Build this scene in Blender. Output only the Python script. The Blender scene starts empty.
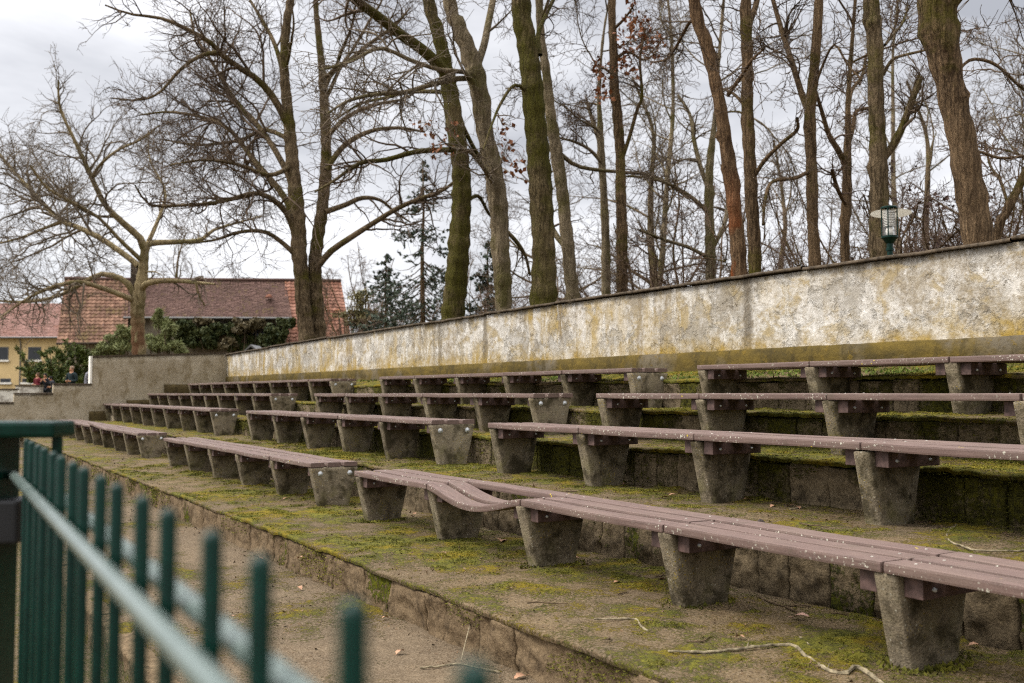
import bpy, bmesh, math, random
import numpy as np
from mathutils import Vector, Matrix

# ------------------------------------------------------------------ camera, sky, sun
sc = bpy.context.scene
COL = sc.collection
R_ = math.radians
F_PX = 35.0/36.0*1024
EYE = 1.36
PITCH = math.atan(52/F_PX)
YAW = math.atan(605/F_PX*math.cos(PITCH))
cam = bpy.data.objects.new('camera', bpy.data.cameras.new('camera'))
COL.objects.link(cam); sc.camera = cam
cam.data.lens = 35; cam.data.sensor_width = 36
cam.data.clip_start = 0.05; cam.data.clip_end = 3000
cam.location = (0, 0, EYE)
cam.rotation_euler = (math.pi/2 + PITCH, 0, -YAW)
cam.data.dof.use_dof = True
cam.data.dof.focus_distance = 6.5
cam.data.dof.aperture_fstop = 3.1

SUN_EL, SUN_AZ = R_(50), R_(-62)      # azimuth from +Y towards +X
world = bpy.data.worlds.new('World'); sc.world = world; world.use_nodes = True
wn = world.node_tree; wn.nodes.clear()
w_out = wn.nodes.new('ShaderNodeOutputWorld'); w_bg = wn.nodes.new('ShaderNodeBackground')
w_bg.inputs['Strength'].default_value = 0.10
w_sky = wn.nodes.new('ShaderNodeTexSky'); w_sky.sky_type = 'NISHITA'; w_sky.sun_disc = False
w_sky.sun_elevation = SUN_EL; w_sky.sun_rotation = SUN_AZ
w_tc = wn.nodes.new('ShaderNodeTexCoord')
w_map = wn.nodes.new('ShaderNodeMapping'); w_map.inputs['Scale'].default_value = (1.0, 1.0, 2.6)
w_map.inputs['Location'].default_value = (0.35, 0.8, 0.1)
w_n = wn.nodes.new('ShaderNodeTexNoise'); w_n.inputs['Scale'].default_value = 2.3
w_n.inputs['Detail'].default_value = 6; w_n.inputs['Roughness'].default_value = 0.55; w_n.inputs['Distortion'].default_value = 0.3
w_r = wn.nodes.new('ShaderNodeValToRGB')
w_r.color_ramp.elements[0].position = 0.33; w_r.color_ramp.elements[0].color = (0.35, 0.358, 0.388, 1)
w_r.color_ramp.elements[1].position = 0.66; w_r.color_ramp.elements[1].color = (0.82, 0.818, 0.84, 1)
w_sc = wn.nodes.new('ShaderNodeVectorMath'); w_sc.operation = 'SCALE'; w_sc.inputs['Scale'].default_value = 10.0
w_mx = wn.nodes.new('ShaderNodeMixRGB'); w_mx.inputs['Fac'].default_value = 0.93
L = wn.links.new
L(w_tc.outputs['Generated'], w_map.inputs['Vector']); L(w_map.outputs['Vector'], w_n.inputs['Vector'])
L(w_n.outputs['Fac'], w_r.inputs['Fac']); L(w_r.outputs['Color'], w_sc.inputs[0])
# an overcast sky is brighter overhead than along the horizon
w_sep = wn.nodes.new('ShaderNodeSeparateXYZ'); L(w_tc.outputs['Generated'], w_sep.inputs[0])
w_el = wn.nodes.new('ShaderNodeMapRange'); w_el.interpolation_type = 'SMOOTHSTEP'
w_el.inputs['From Min'].default_value = 0.32; w_el.inputs['From Max'].default_value = 0.95
w_el.inputs['To Min'].default_value = 8.1; w_el.inputs['To Max'].default_value = 25.0
L(w_sep.outputs['Z'], w_el.inputs['Value']); 
# and brighter around the hidden sun
w_dot = wn.nodes.new('ShaderNodeVectorMath'); w_dot.operation = 'DOT_PRODUCT'; L(w_tc.outputs['Generated'], w_dot.inputs[0])
w_dot.inputs[1].default_value = (math.sin(SUN_AZ)*math.cos(SUN_EL), math.cos(SUN_AZ)*math.cos(SUN_EL), math.sin(SUN_EL))
w_gl = wn.nodes.new('ShaderNodeMapRange'); w_gl.interpolation_type = 'SMOOTHSTEP'
for k_, v_ in (('From Min', 0.45), ('From Max', 1.0), ('To Min', 1.0), ('To Max', 2.0)): w_gl.inputs[k_].default_value = v_
L(w_dot.outputs['Value'], w_gl.inputs['Value'])
w_mu = wn.nodes.new('ShaderNodeMath'); w_mu.operation = 'MULTIPLY'; L(w_el.outputs[0], w_mu.inputs[0]); L(w_gl.outputs[0], w_mu.inputs[1]); L(w_mu.outputs[0], w_sc.inputs['Scale'])
L(w_sky.outputs['Color'], w_mx.inputs['Color1']); L(w_sc.outputs['Vector'], w_mx.inputs['Color2'])
L(w_mx.outputs['Color'], w_bg.inputs['Color']); L(w_bg.outputs['Background'], w_out.inputs['Surface'])

sun = bpy.data.objects.new('sun', bpy.data.lights.new('sun', 'SUN')); COL.objects.link(sun)
sun.data.energy = 1.5; sun.data.angle = R_(14); sun.data.color = (1.0, 0.96, 0.90)
sd = Vector((math.sin(SUN_AZ)*math.cos(SUN_EL), math.cos(SUN_AZ)*math.cos(SUN_EL), math.sin(SUN_EL)))
sun.rotation_euler = sd.to_track_quat('Z', 'Y').to_euler()
sc.view_settings.view_transform = 'Standard'; sc.view_settings.look = 'None'
sc.view_settings.gamma = 1; sc.view_settings.use_curve_mapping = False
sc.view_settings.exposure = 0.85
sc.render.engine = 'CYCLES'
sc.cycles.max_bounces = 6; sc.cycles.diffuse_bounces = 1; sc.cycles.use_denoising = False; sc.cycles.filter_width = 1.15

# ------------------------------------------------------------------ helpers
FW = Vector((math.sin(YAW)*math.cos(PITCH), math.cos(YAW)*math.cos(PITCH), math.sin(PITCH)))
RT = Vector((math.cos(YAW), -math.sin(YAW), 0)); UP = RT.cross(FW)
CAM = Vector((0, 0, EYE))
def ray(px, py): return FW + RT*((px-512)/F_PX) - UP*((py-341.5)/F_PX)
def at(px, py, Z): return CAM + ray(px, py)*Z
def on_z(px, py, z):
    r = ray(px, py); return CAM + r*((z-EYE)/r.z)
def on_u(px, py, u):
    r = ray(px, py); return CAM + r*(u/r.x)
def w_of(px, u):           # w on a line parallel to the rows at offset u
    r = ray(px, 393.5); return r.y*u/r.x

def _hash(ix, iy, iz, seed):
    h = (ix.astype(np.int64)*374761393 + iy.astype(np.int64)*668265263 + iz.astype(np.int64)*2147483647 + seed*974711) & 0x7fffffff
    h = ((h ^ (h >> 13))*1274126177) & 0x7fffffff
    h = ((h ^ (h >> 16))*1597334677) & 0x7fffffff
    return (h & 0xffff)/65535.0
def vnoise(p, seed=0):
    p = np.asarray(p, float); i = np.floor(p); f = p-i; f = f*f*(3-2*f)
    x, y, z = i[..., 0], i[..., 1], i[..., 2]; fx, fy, fz = f[..., 0], f[..., 1], f[..., 2]
    def g(a, b, c): return _hash(x+a, y+b, z+c, seed)
    x00 = g(0,0,0)*(1-fx)+g(1,0,0)*fx; x10 = g(0,1,0)*(1-fx)+g(1,1,0)*fx
    x01 = g(0,0,1)*(1-fx)+g(1,0,1)*fx; x11 = g(0,1,1)*(1-fx)+g(1,1,1)*fx
    return ((x00*(1-fy)+x10*fy)*(1-fz) + (x01*(1-fy)+x11*fy)*fz)
def fbm(p, scale=1.0, octv=4, seed=0, rough=0.5):
    p = np.asarray(p, float)*scale; s = 0; a = 1; t = 0
    for k in range(octv):
        s = s + a*vnoise(p + 17.3*k, seed+k); t += a; a *= rough; p = p*2.03
    return s/t          # 0..1
def sstep(a, b, x):
    t = np.clip((x-a)/(b-a), 0, 1); return t*t*(3-2*t)

def np_mesh(name, V, Q, T=None, mats=(), midx=None, smooth=True, attr=None):
    me = bpy.data.meshes.new(name)
    V = np.asarray(V, np.float32).reshape(-1, 3)
    Q = np.asarray(Q, np.int32).reshape(-1, 4) if Q is not None and len(Q) else np.zeros((0, 4), np.int32)
    T = np.asarray(T, np.int32).reshape(-1, 3) if T is not None and len(T) else np.zeros((0, 3), np.int32)
    me.vertices.add(len(V)); me.vertices.foreach_set('co', V.ravel())
    nl = Q.size + T.size; nf = len(Q)+len(T)
    me.loops.add(nl); me.polygons.add(nf)
    me.loops.foreach_set('vertex_index', np.concatenate([Q.ravel(), T.ravel()]).astype(np.int32))
    st = np.concatenate([np.arange(len(Q))*4, len(Q)*4+np.arange(len(T))*3]).astype(np.int32)
    me.polygons.foreach_set('loop_start', st)
    me.polygons.foreach_set('use_smooth', np.full(nf, smooth))
    for m in mats: me.materials.append(m)
    if midx is not None: me.polygons.foreach_set('material_index', np.asarray(midx, np.int32))
    if attr is not None:
        for k, v in attr.items():
            a = me.attributes.new(k, 'FLOAT', 'POINT'); a.data.foreach_set('value', np.asarray(v, np.float32).ravel())
    me.update(calc_edges=True); me.validate()
    return me
def grid_q(n, m):
    i = np.arange(n-1)[:, None]*m + np.arange(m-1)[None, :]
    return np.stack([i, i+m, i+m+1, i+1], -1).reshape(-1, 4)

def link(name, data, parent=None, loc=(0, 0, 0), rot=(0, 0, 0)):
    o = bpy.data.objects.new(name, data); COL.objects.link(o)
    o.location = loc; o.rotation_euler = rot
    if parent is not None: o.parent = parent
    return o
def tag(o, label, cat, group=None):
    o['label'] = label; o['category'] = cat
    if group: o['group'] = group
    return o
def thing(name, label, cat, loc=(0, 0, 0), rz=0, group=None):
    o = link(name, None, None, loc, (0, 0, rz)); o.empty_display_size = 0.2
    return tag(o, label, cat, group)
def struct(o, kind='structure'):
    o['kind'] = kind; return o

class MB:
    """collects boxes, tubes, lathes and prisms into one mesh"""
    def __init__(s): s.v = []; s.f = []; s.m = []; s.cur = 0
    def add(s, V, Fc, M=None):
        b = len(s.v)
        for v in V:
            s.v.append(tuple(M @ Vector(v)) if M is not None else tuple(v))
        for f in Fc: s.f.append(tuple(i+b for i in f)); s.m.append(s.cur)
        return s
    def box(s, a, b, M=None, bev=0.0):
        x0, y0, z0 = a; x1, y1, z1 = b
        if bev <= 0:
            V = [(x, y, z) for x in (x0, x1) for y in (y0, y1) for z in (z0, z1)]
            return s.add(V, [(0,1,3,2),(4,6,7,5),(0,4,5,1),(2,3,7,6),(0,2,6,4),(1,5,7,3)], M)
        bm = bmesh.new(); bmesh.ops.create_cube(bm, size=1)
        for v in bm.verts: v.co = Vector(((x0+x1)/2+v.co.x*(x1-x0), (y0+y1)/2+v.co.y*(y1-y0), (z0+z1)/2+v.co.z*(z1-z0)))
        bmesh.ops.bevel(bm, geom=bm.edges[:], offset=bev, segments=2, affect='EDGES', profile=0.6)
        bm.verts.index_update()
        s.add([v.co.copy() for v in bm.verts], [[v.index for v in f.verts] for f in bm.faces], M); bm.free(); return s
    def lathe(s, prof, n=24, M=None):
        V = []; Fc = []
        for (r, z) in prof:
            for k in range(n): V.append((r*math.cos(2*math.pi*k/n), r*math.sin(2*math.pi*k/n), z))
        for j in range(len(prof)-1):
            for k in range(n):
                k2 = (k+1) % n; Fc.append((j*n+k, j*n+k2, (j+1)*n+k2, (j+1)*n+k))
        return s.add(V, Fc, M)
    def tube(s, pts, r, n=8, M=None):
        pts = [Vector(p) for p in pts]; rr = r if isinstance(r, (list, tuple)) else [r]*len(pts)
        V = []; Fc = []
        ref = Vector((0, 0, 1)) if abs((pts[-1]-pts[0]).normalized().z) < 0.9 else Vector((1, 0, 0))
        for i, p in enumerate(pts):
            t = (pts[min(i+1, len(pts)-1)]-pts[max(i-1, 0)]).normalized()
            a = t.cross(ref).normalized(); b = t.cross(a)
            for k in range(n):
                q = 2*math.pi*k/n; V.append(p + (a*math.cos(q)+b*math.sin(q))*rr[i])
        for i in range(len(pts)-1):
            for k in range(n):
                k2 = (k+1) % n; Fc.append((i*n+k, (i+1)*n+k, (i+1)*n+k2, i*n+k2))
        Fc.append(tuple(range(n))); Fc.append(tuple((len(pts)-1)*n+k for k in range(n-1, -1, -1)))
        return s.add(V, Fc, M)
    def mesh(s, name, mats, smooth=False):
        me = bpy.data.meshes.new(name); me.from_pydata(s.v, [], s.f)
        for m in (mats if isinstance(mats, (list, tuple)) else [mats]): me.materials.append(m)
        me.polygons.foreach_set('material_index', s.m)
        if smooth: me.polygons.foreach_set('use_smooth', [True]*len(me.polygons))
        bm = bmesh.new(); bm.from_mesh(me); bmesh.ops.recalc_face_normals(bm, faces=bm.faces[:]); bm.to_mesh(me); bm.free()
        me.update(); return me
    def build(s, name, mats, parent=None, loc=(0,0,0), rot=(0,0,0), smooth=False):
        o = link(name, s.mesh(name, mats, smooth), parent, loc, rot)
        if smooth and hasattr(o.data, 'set_sharp_from_angle'): o.data.set_sharp_from_angle(angle=R_(40))
        return o

# ------------------------------------------------------------------ materials
def warm(c):
    l_ = 0.3*c[0]+0.59*c[1]+0.11*c[2]; q = [max(0.0, l_+(v-l_)*1.30) for v in c[:3]]; return (min(1, q[0]*1.02), min(1, q[1]*1.0), min(1, q[2]*0.94))
class N:
    def __init__(s, name, rough=0.85, spec=0.3):
        s.m = bpy.data.materials.new(name); s.m.use_nodes = True; s.t = s.m.node_tree
        s.p = s.t.nodes['Principled BSDF']; s.p.inputs['Roughness'].default_value = rough
        s.p.inputs['Specular IOR Level'].default_value = spec
        tc = s.t.nodes.new('ShaderNodeTexCoord'); s.obj = tc.outputs['Object']
        s.co = s.obj
    def n(s, ty, **kw):
        nd = s.t.nodes.new(ty)
        for k, v in kw.items(): setattr(nd, k, v)
        return nd
    def l(s, a, b): s.t.links.new(a, b)
    def set(s, sock, v):
        if hasattr(v, 'is_linked') or isinstance(v, bpy.types.NodeSocket): s.l(v, sock)
        else:
            if isinstance(v, (tuple, list)) and len(v) == 3 and sock.type == 'RGBA': v = (*warm(v), 1)
            sock.default_value = v
    def rnd(s):          # per-object offset
        oi = s.n('ShaderNodeObjectInfo'); a = s.n('ShaderNodeVectorMath', operation='ADD')
        sc_ = s.n('ShaderNodeMath', operation='MULTIPLY'); sc_.inputs[1].default_value = 37.0
        s.l(oi.outputs['Random'], sc_.inputs[0]); s.l(s.obj, a.inputs[0]); s.l(sc_.outputs[0], a.inputs[1])
        s.co = a.outputs[0]; s.random = oi.outputs['Random']; return s
    def mp(s, scale=(1, 1, 1), rot=(0, 0, 0), co=None):
        m = s.n('ShaderNodeMapping'); m.inputs['Scale'].default_value = scale; m.inputs['Rotation'].default_value = rot
        s.l(co or s.co, m.inputs['Vector']); return m.outputs[0]
    def noise(s, scale, detail=4, rough=0.55, co=None, dist=0.0):
        d = s.n('ShaderNodeTexNoise'); d.inputs['Scale'].default_value = scale; d.inputs['Detail'].default_value = detail
        d.inputs['Roughness'].default_value = rough; d.inputs['Distortion'].default_value = dist
        s.l(co or s.co, d.inputs['Vector']); return d.outputs['Fac']
    def vor(s, scale, co=None, feat='F1', out='Distance', rnd=1.0):
        d = s.n('ShaderNodeTexVoronoi', feature=feat); d.inputs['Scale'].default_value = scale
        d.inputs['Randomness'].default_value = rnd
        s.l(co or s.co, d.inputs['Vector']); return d.outputs[out]
    def ramp(s, fac, stops):
        r = s.n('ShaderNodeValToRGB'); e = r.color_ramp.elements
        if len(stops) == 2: m_ = (stops[0][0]+stops[1][0])/2; stops = [(m_+(p-m_)*0.84, c) for p, c in stops]
        while len(e) < len(stops): e.new(0.5)
        for i, (p, c) in enumerate(stops):
            e[i].position = p; e[i].color = (c, c, c, 1) if isinstance(c, (int, float)) else (*c, 1)
        s.l(fac, r.inputs['Fac']); return r.outputs['Color']
    def mix(s, fac, a, b, mode='MIX'):
        m = s.n('ShaderNodeMixRGB', blend_type=mode); s.set(m.inputs['Fac'], fac)
        s.set(m.inputs['Color1'], a); s.set(m.inputs['Color2'], b); return m.outputs[0]
    def math(s, op, a, b=0.0):
        m = s.n('ShaderNodeMath', operation=op); s.set(m.inputs[0], a); s.set(m.inputs[1], b); return m.outputs[0]
    def attr(s, name): return s.n('ShaderNodeAttribute', attribute_name=name).outputs['Fac']
    def sep(s, co=None):
        d = s.n('ShaderNodeSeparateXYZ'); s.l(co or s.obj, d.inputs[0]); return d.outputs
    def bump(s, h, strength=0.5, dist=0.01):
        b = s.n('ShaderNodeBump'); b.inputs['Strength'].default_value = strength; b.inputs['Distance'].default_value = dist
        s.l(h, b.inputs['Height']); s.l(b.outputs[0], s.p.inputs['Normal']); return s
    def col(s, c): s.set(s.p.inputs['Base Color'], c); return s

def plain(name, c, rough=0.7, var=0.25, scale=8, spec=0.3, bump=0.0):
    n = N(name, rough, spec).rnd(); f = n.noise(scale, 5)
    n.col(n.mix(n.ramp(f, [(0.3, 0.0), (0.7, 1.0)]), tuple(x*(1-var) for x in c), tuple(min(1, x*(1+var)) for x in c)))
    if bump: n.bump(f, bump, 0.01)
    return n.m

# weathered mauve-brown planks with pale lichen
n = N('weathered_plank', 0.62, 0.35).rnd()
g = n.noise(9, 6, 0.65, n.mp((6, 0.5, 6))); b = n.noise(2.2, 4); fine = n.noise(140, 3, 0.6)
c = n.mix(n.ramp(g, [(0.3, 0.0), (0.72, 1.0)]), (0.072, 0.049, 0.044), (0.142, 0.100, 0.090))
c = n.mix(n.ramp(b, [(0.45, 0.0), (0.75, 0.5)]), c, (0.145, 0.112, 0.094))
c = n.mix(n.ramp(fine, [(0.35, 0.0), (0.65, 0.35)]), c, (0.185, 0.142, 0.122))
dirt = n.ramp(n.noise(5, 6, 0.7), [(0.55, 0.0), (0.72, 0.6)]); c = n.mix(dirt, c, (0.075, 0.06, 0.045))
spot = n.ramp(n.noise(62, 3, 0.6), [(0.60, 0.0), (0.66, 1.0)])
front = n.ramp(n.math('MULTIPLY', n.sep()[0], 10.0), [(0.05, 1.0), (0.13, 0.0)]); front = n.math('MULTIPLY', front, n.ramp(n.math('MULTIPLY', n.sep()[2], 10.0), [(0.36, 1.0), (0.42, 0.0)]))
msk = n.ramp(n.math('ADD', n.noise(3.2, 3, 0.6), n.math('MULTIPLY', front, 0.27)), [(0.70, 0.0), (0.84, 0.9)])
c = n.mix(n.math('MULTIPLY', spot, msk), c, (0.56, 0.55, 0.48))
spot2 = n.ramp(n.vor(17), [(0.10, 1.0), (0.14, 0.0)]); msk2 = n.ramp(n.noise(1.7, 2), [(0.58, 0.0), (0.62, 1.0)])
c = n.mix(n.math('MULTIPLY', spot2, msk2), c, (0.42, 0.34, 0.10))
n.col(c).bump(n.math('ADD', n.math('MULTIPLY', g, 0.6), n.math('ADD', n.math('MULTIPLY', fine, 0.5), spot)), 0.25, 0.004)
M_PLANK = n.m
n = N('plank_crossbar', 0.65, 0.35).rnd()
n.col(n.mix(n.ramp(n.noise(20, 5), [(0.3, 0), (0.7, 1)]), (0.040, 0.026, 0.023), (0.115, 0.078, 0.071))).bump(n.noise(60, 4), 0.2, 0.004)  # base colour darkened below the planks' to carry the shade under the seat
M_BAR = n.m
# bench legs: exposed aggregate concrete
n = N('aggregate_concrete', 0.92, 0.2).rnd()
ag = n.vor(95, out='Color'); agd = n.vor(95); big = n.noise(3.5, 5, 0.6)
c = n.mix(n.ramp(big, [(0.32, 0.0), (0.7, 1.0)]), (0.095, 0.080, 0.062), (0.245, 0.215, 0.168))
c = n.mix(n.ramp(n.math('MULTIPLY', ag, 1.0), [(0.15, 0.0), (0.95, 0.6)]), c, (0.26, 0.22, 0.165))
c = n.mix(n.ramp(n.vor(30), [(0.10, 0.85), (0.18, 0.0)]), c, (0.38, 0.36, 0.31))
c = n.mix(n.ramp(n.noise(90, 3, 0.7), [(0.54, 0.0), (0.66, 0.8)]), c, (0.055, 0.045, 0.032))
yl = n.math('MULTIPLY', n.ramp(n.vor(55), [(0.18, 0.7), (0.28, 0.0)]), n.ramp(n.noise(4, 3), [(0.52, 0.0), (0.62, 1.0)]))
c = n.mix(yl, c, (0.32, 0.24, 0.06))
z = n.sep()[2]
gr = n.math('MULTIPLY', n.ramp(z, [(0.0, 1.0), (0.30, 0.15)]), n.ramp(n.noise(7, 5, 0.65), [(0.46, 0.0), (0.64, 0.7)]))
c = n.mix(gr, c, (0.075, 0.070, 0.022))
dk = n.ramp(n.noise(6, 5, 0.7), [(0.46, 0.0), (0.62, 0.85)]); c = n.mix(dk, c, (0.036, 0.030, 0.018))
n.col(c).bump(n.math('ADD', n.math('MULTIPLY', agd, 0.6), n.noise(75, 5, 0.75)), 0.6, 0.006)
M_LEG = n.m
M_BOLT = plain('galvanised_bolt', (0.42, 0.43, 0.44), 0.45, 0.3, 60, 0.6)
M_CAP = plain('pale_screw_cap', (0.30, 0.28, 0.255), 0.6, 0.4, 60)

# terraces: dirty concrete, earth and moss (moss amount is a vertex attribute: where the plants grow)
def tread_mat(name, bare1, bare2, mossA, mossB):
    n = N(name, 0.95, 0.15)
    a = n.attr('moss'); f1 = n.noise(55, 5, 0.7); f2 = n.noise(9, 5, 0.65); f3 = n.noise(1.3, 4)
    c = n.mix(n.ramp(f2, [(0.3, 0.0), (0.7, 1.0)]), bare1, bare2)
    c = n.mix(n.ramp(f3, [(0.42, 0.0), (0.66, 0.55)]), c, (0.085, 0.066, 0.048))
    c = n.mix(n.ramp(n.vor(120, out='Color'), [(0.3, 0.0), (1.0, 0.45)]), c, (0.24, 0.20, 0.155))
    c = n.mix(n.ramp(n.noise(120, 3, 0.6), [(0.50, 0.0), (0.64, 0.85)]), c, (0.045, 0.033, 0.022))
    c = n.mix(n.ramp(n.noise(26, 6, 0.75), [(0.54, 0.0), (0.66, 0.7)]), c, (0.060, 0.045, 0.030))
    mm = n.math('ADD', a, n.math('MULTIPLY', n.math('SUBTRACT', f1, 0.5), 2.2))
    mm = n.math('ADD', mm, n.math('MULTIPLY', n.math('SUBTRACT', f2, 0.5), 1.3))
    mk = n.ramp(mm, [(0.26, 0.0), (0.66, 1.0)])
    ms = n.mix(n.ramp(n.noise(24, 5, 0.7), [(0.35, 0.0), (0.68, 1.0)]), mossA, mossB)
    ms = n.mix(n.ramp(n.noise(3, 3), [(0.45, 0.0), (0.62, 0.55)]), ms, (0.19, 0.135, 0.024))
    c = n.mix(n.math('MULTIPLY', mk, 0.92), c, ms)
    h = n.math('ADD', n.math('MULTIPLY', f1, 0.6), n.math('ADD', n.math('MULTIPLY', mk, n.noise(90, 4, 0.7)), n.math('MULTIPLY', f2, 0.6)))
    n.col(c).bump(h, 0.9, 0.016); return n.m
M_TREAD = tread_mat('mossy_terrace', (0.090, 0.066, 0.040), (0.165, 0.125, 0.080), (0.048, 0.052, 0.016), (0.142, 0.134, 0.040))
M_PATH = tread_mat('dirt_path', (0.086, 0.066, 0.046), (0.158, 0.124, 0.090), (0.055, 0.056, 0.018), (0.125, 0.115, 0.036))
M_GROUND = tread_mat('ground_earth', (0.09, 0.07, 0.045), (0.15, 0.12, 0.08), (0.045, 0.055, 0.016), (0.09, 0.10, 0.03))

def stone_mat(name, cA, cB, moss_lo, moss_hi, mossA, mossB):
    n = N(name, 0.93, 0.15)
    f1 = n.noise(6, 6, 0.68); f2 = n.noise(38, 5, 0.7); f3 = n.noise(2.2, 5, 0.62)
    c = n.mix(n.ramp(f1, [(0.3, 0.0), (0.7, 1.0)]), cA, cB)
    c = n.mix(n.ramp(n.vor(75, out='Color'), [(0.3, 0.0), (1.0, 0.4)]), c, tuple(min(1, x*1.5) for x in cB))
    c = n.mix(n.ramp(n.noise(11, 6, 0.75), [(0.5, 0.0), (0.68, 0.8)]), c, tuple(x*0.35 for x in cA))
    a = n.attr('moss')
    mm = n.math('ADD', n.math('ADD', n.math('MULTIPLY', f3, 0.8), n.math('MULTIPLY', f2, 0.5)), n.math('MULTIPLY', a, 0.6))
    mk = n.ramp(mm, [(moss_lo, 0.0), (moss_hi, 1.0)])
    ms = n.mix(n.ramp(n.noise(30, 5, 0.75), [(0.38, 0.0), (0.66, 1.0)]), mossA, mossB)
    c = n.mix(n.math('MULTIPLY', mk, 0.95), c, ms)
    h = n.math('ADD', n.math('MULTIPLY', f2, 0.8), n.math('ADD', n.math('MULTIPLY', mk, n.noise(70, 5, 0.75)), f1))
    n.col(c).bump(h, 0.9, 0.018); return n.m
M_RISER = stone_mat('mossy_block', (0.080, 0.064, 0.045), (0.180, 0.147, 0.106), 0.80, 0.98, (0.024, 0.024, 0.009), (0.078, 0.074, 0.018))
M_RISER_F = stone_mat('front_block', (0.052, 0.041, 0.028), (0.130, 0.104, 0.073), 0.92, 1.12, (0.020, 0.022, 0.008), (0.075, 0.078, 0.016))
M_KERB = stone_mat('kerb_stone', (0.080, 0.058, 0.038), (0.165, 0.127, 0.088), 0.94, 1.14, (0.050, 0.055, 0.014), (0.120, 0.125, 0.026))

JOINTS = [w_of(748, 7.8), w_of(485, 7.8), w_of(440, 7.8)]
# whitewashed wall, peeling and streaked
n = N('stained_whitewash', 0.92, 0.15)
x, y, z = n.sep()
f1 = n.noise(1.6, 6, 0.65); f2 = n.noise(7, 6, 0.7); st = n.noise(2.3, 6, 0.62, n.mp((1, 1.6, 0.16)), 0.3); f4 = n.noise(22, 5, 0.72)
stf = n.noise(4.5, 5, 0.65, n.mp((1, 1.3, 0.12)), 0.4); blot = n.noise(0.8, 5, 0.62); mid = n.noise(3.2, 6, 0.7, n.mp((1, 1, 1.3)), 0.6)
c = n.mix(n.ramp(f2, [(0.32, 0.0), (0.66, 1.0)]), (0.40, 0.378, 0.345), (0.64, 0.622, 0.60))
c = n.mix(n.ramp(n.math('ADD', n.math('MULTIPLY', f1, 0.6), n.math('MULTIPLY', f4, 0.4)), [(0.46, 0.0), (0.58, 0.8)]), c, (0.27, 0.235, 0.185))
c = n.mix(n.ramp(mid, [(0.50, 0.0), (0.62, 0.75)]), c, (0.33, 0.27, 0.17))
c = n.mix(n.ramp(f4, [(0.52, 0.0), (0.70, 0.6)]), c, (0.20, 0.17, 0.13))
och = n.ramp(n.math('ADD', n.math('MULTIPLY', n.noise(0.9, 5, 0.6), 0.55), n.math('MULTIPLY', st, 0.45)), [(0.48, 0.0), (0.62, 0.70)])
far = n.ramp(y, [(0.0, 0.25), (1.0, 1.0)])
fy = n.math('MULTIPLY', y, 1/18.0); farm = n.ramp(fy, [(0.30, 0.26), (0.70, 1.0)])
c = n.mix(n.math('MULTIPLY', och, farm), c, (0.30, 0.215, 0.075))
c = n.mix(n.math('MULTIPLY', n.math('MULTIPLY', n.ramp(stf, [(0.50, 0.0), (0.60, 0.75)]), n.ramp(blot, [(0.47, 0.0), (0.60, 1.0)])), farm), c, (0.185, 0.145, 0.095))
wh = n.math('MULTIPLY', n.ramp(n.noise(4.5, 4, 0.6, n.mp((1, 1.5, 0.35))), [(0.56, 0.0), (0.63, 0.9)]), n.ramp(f4, [(0.35, 0.2), (0.6, 1.0)]))
c = n.mix(n.math('MULTIPLY', wh, n.ramp(fy, [(0.25, 0.35), (0.7, 1.0)])), c, (0.72, 0.70, 0.67))
wj = n.math('ADD', y, n.math('MULTIPLY', n.math('SUBTRACT', f2, 0.5), 0.16))
for jw, js in ((JOINTS[0], 0.85), (JOINTS[1], 0.7), (JOINTS[2], 0.6)):
    c = n.mix(n.math('MULTIPLY', n.ramp(n.math('MULTIPLY', n.math('ABSOLUTE', n.math('SUBTRACT', wj, jw)), 2.0), [(0.06, 1.0), (0.22, 0.0)]), js), c, (0.135, 0.115, 0.09))
peel = n.ramp(n.noise(1.9, 8, 0.72, None, 0.3), [(0.52, 0.0), (0.57, 1.0)])
c = n.mix(n.math('MULTIPLY', peel, n.ramp(f2, [(0.3, 0.75), (0.7, 0.3)])), c, (0.29, 0.272, 0.245))
c = n.mix(n.ramp(n.noise(2.6, 7, 0.75, None, 0.5), [(0.60, 0.0), (0.64, 0.8)]), c, (0.155, 0.135, 0.11))
hz = n.math('ADD', z, n.math('MULTIPLY', n.math('SUBTRACT', f2, 0.5), 0.35))
low = n.ramp(n.math('MULTIPLY', n.math('SUBTRACT', hz, 1.80), 3.0), [(0.0, 0.75), (0.75, 0.0)])
c = n.mix(n.math('MULTIPLY', low, n.ramp(f1, [(0.35, 0.2), (0.6, 1.0)])), c, (0.29, 0.20, 0.055))
crack = n.ramp(n.vor(2.4, n.mp((1, 1, 1.4)), 'DISTANCE_TO_EDGE'), [(0.0, 1.0), (0.012, 0.0)])
c = n.mix(n.math('MULTIPLY', crack, n.ramp(f1, [(0.48, 0.0), (0.6, 0.55)])), c, (0.16, 0.135, 0.11))
n.col(c).bump(n.math('ADD', n.math('ADD', f2, f4), n.math('SUBTRACT', n.math('MULTIPLY', wh, 0.6), n.math('MULTIPLY', peel, 0.8))), 0.7, 0.02)
M_WALL = n.m
n = N('ochre_plinth', 0.95, 0.12); f = n.noise(3, 6, 0.7, n.mp((1, 0.6, 1.5))); f2 = n.noise(18, 5, 0.7)
c = n.mix(n.ramp(f, [(0.33, 0.0), (0.68, 1.0)]), (0.056, 0.045, 0.024), (0.128, 0.096, 0.040))
c = n.mix(n.ramp(n.noise(1.2, 4), [(0.52, 0.0), (0.64, 0.7)]), c, (0.13, 0.115, 0.095))
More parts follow.
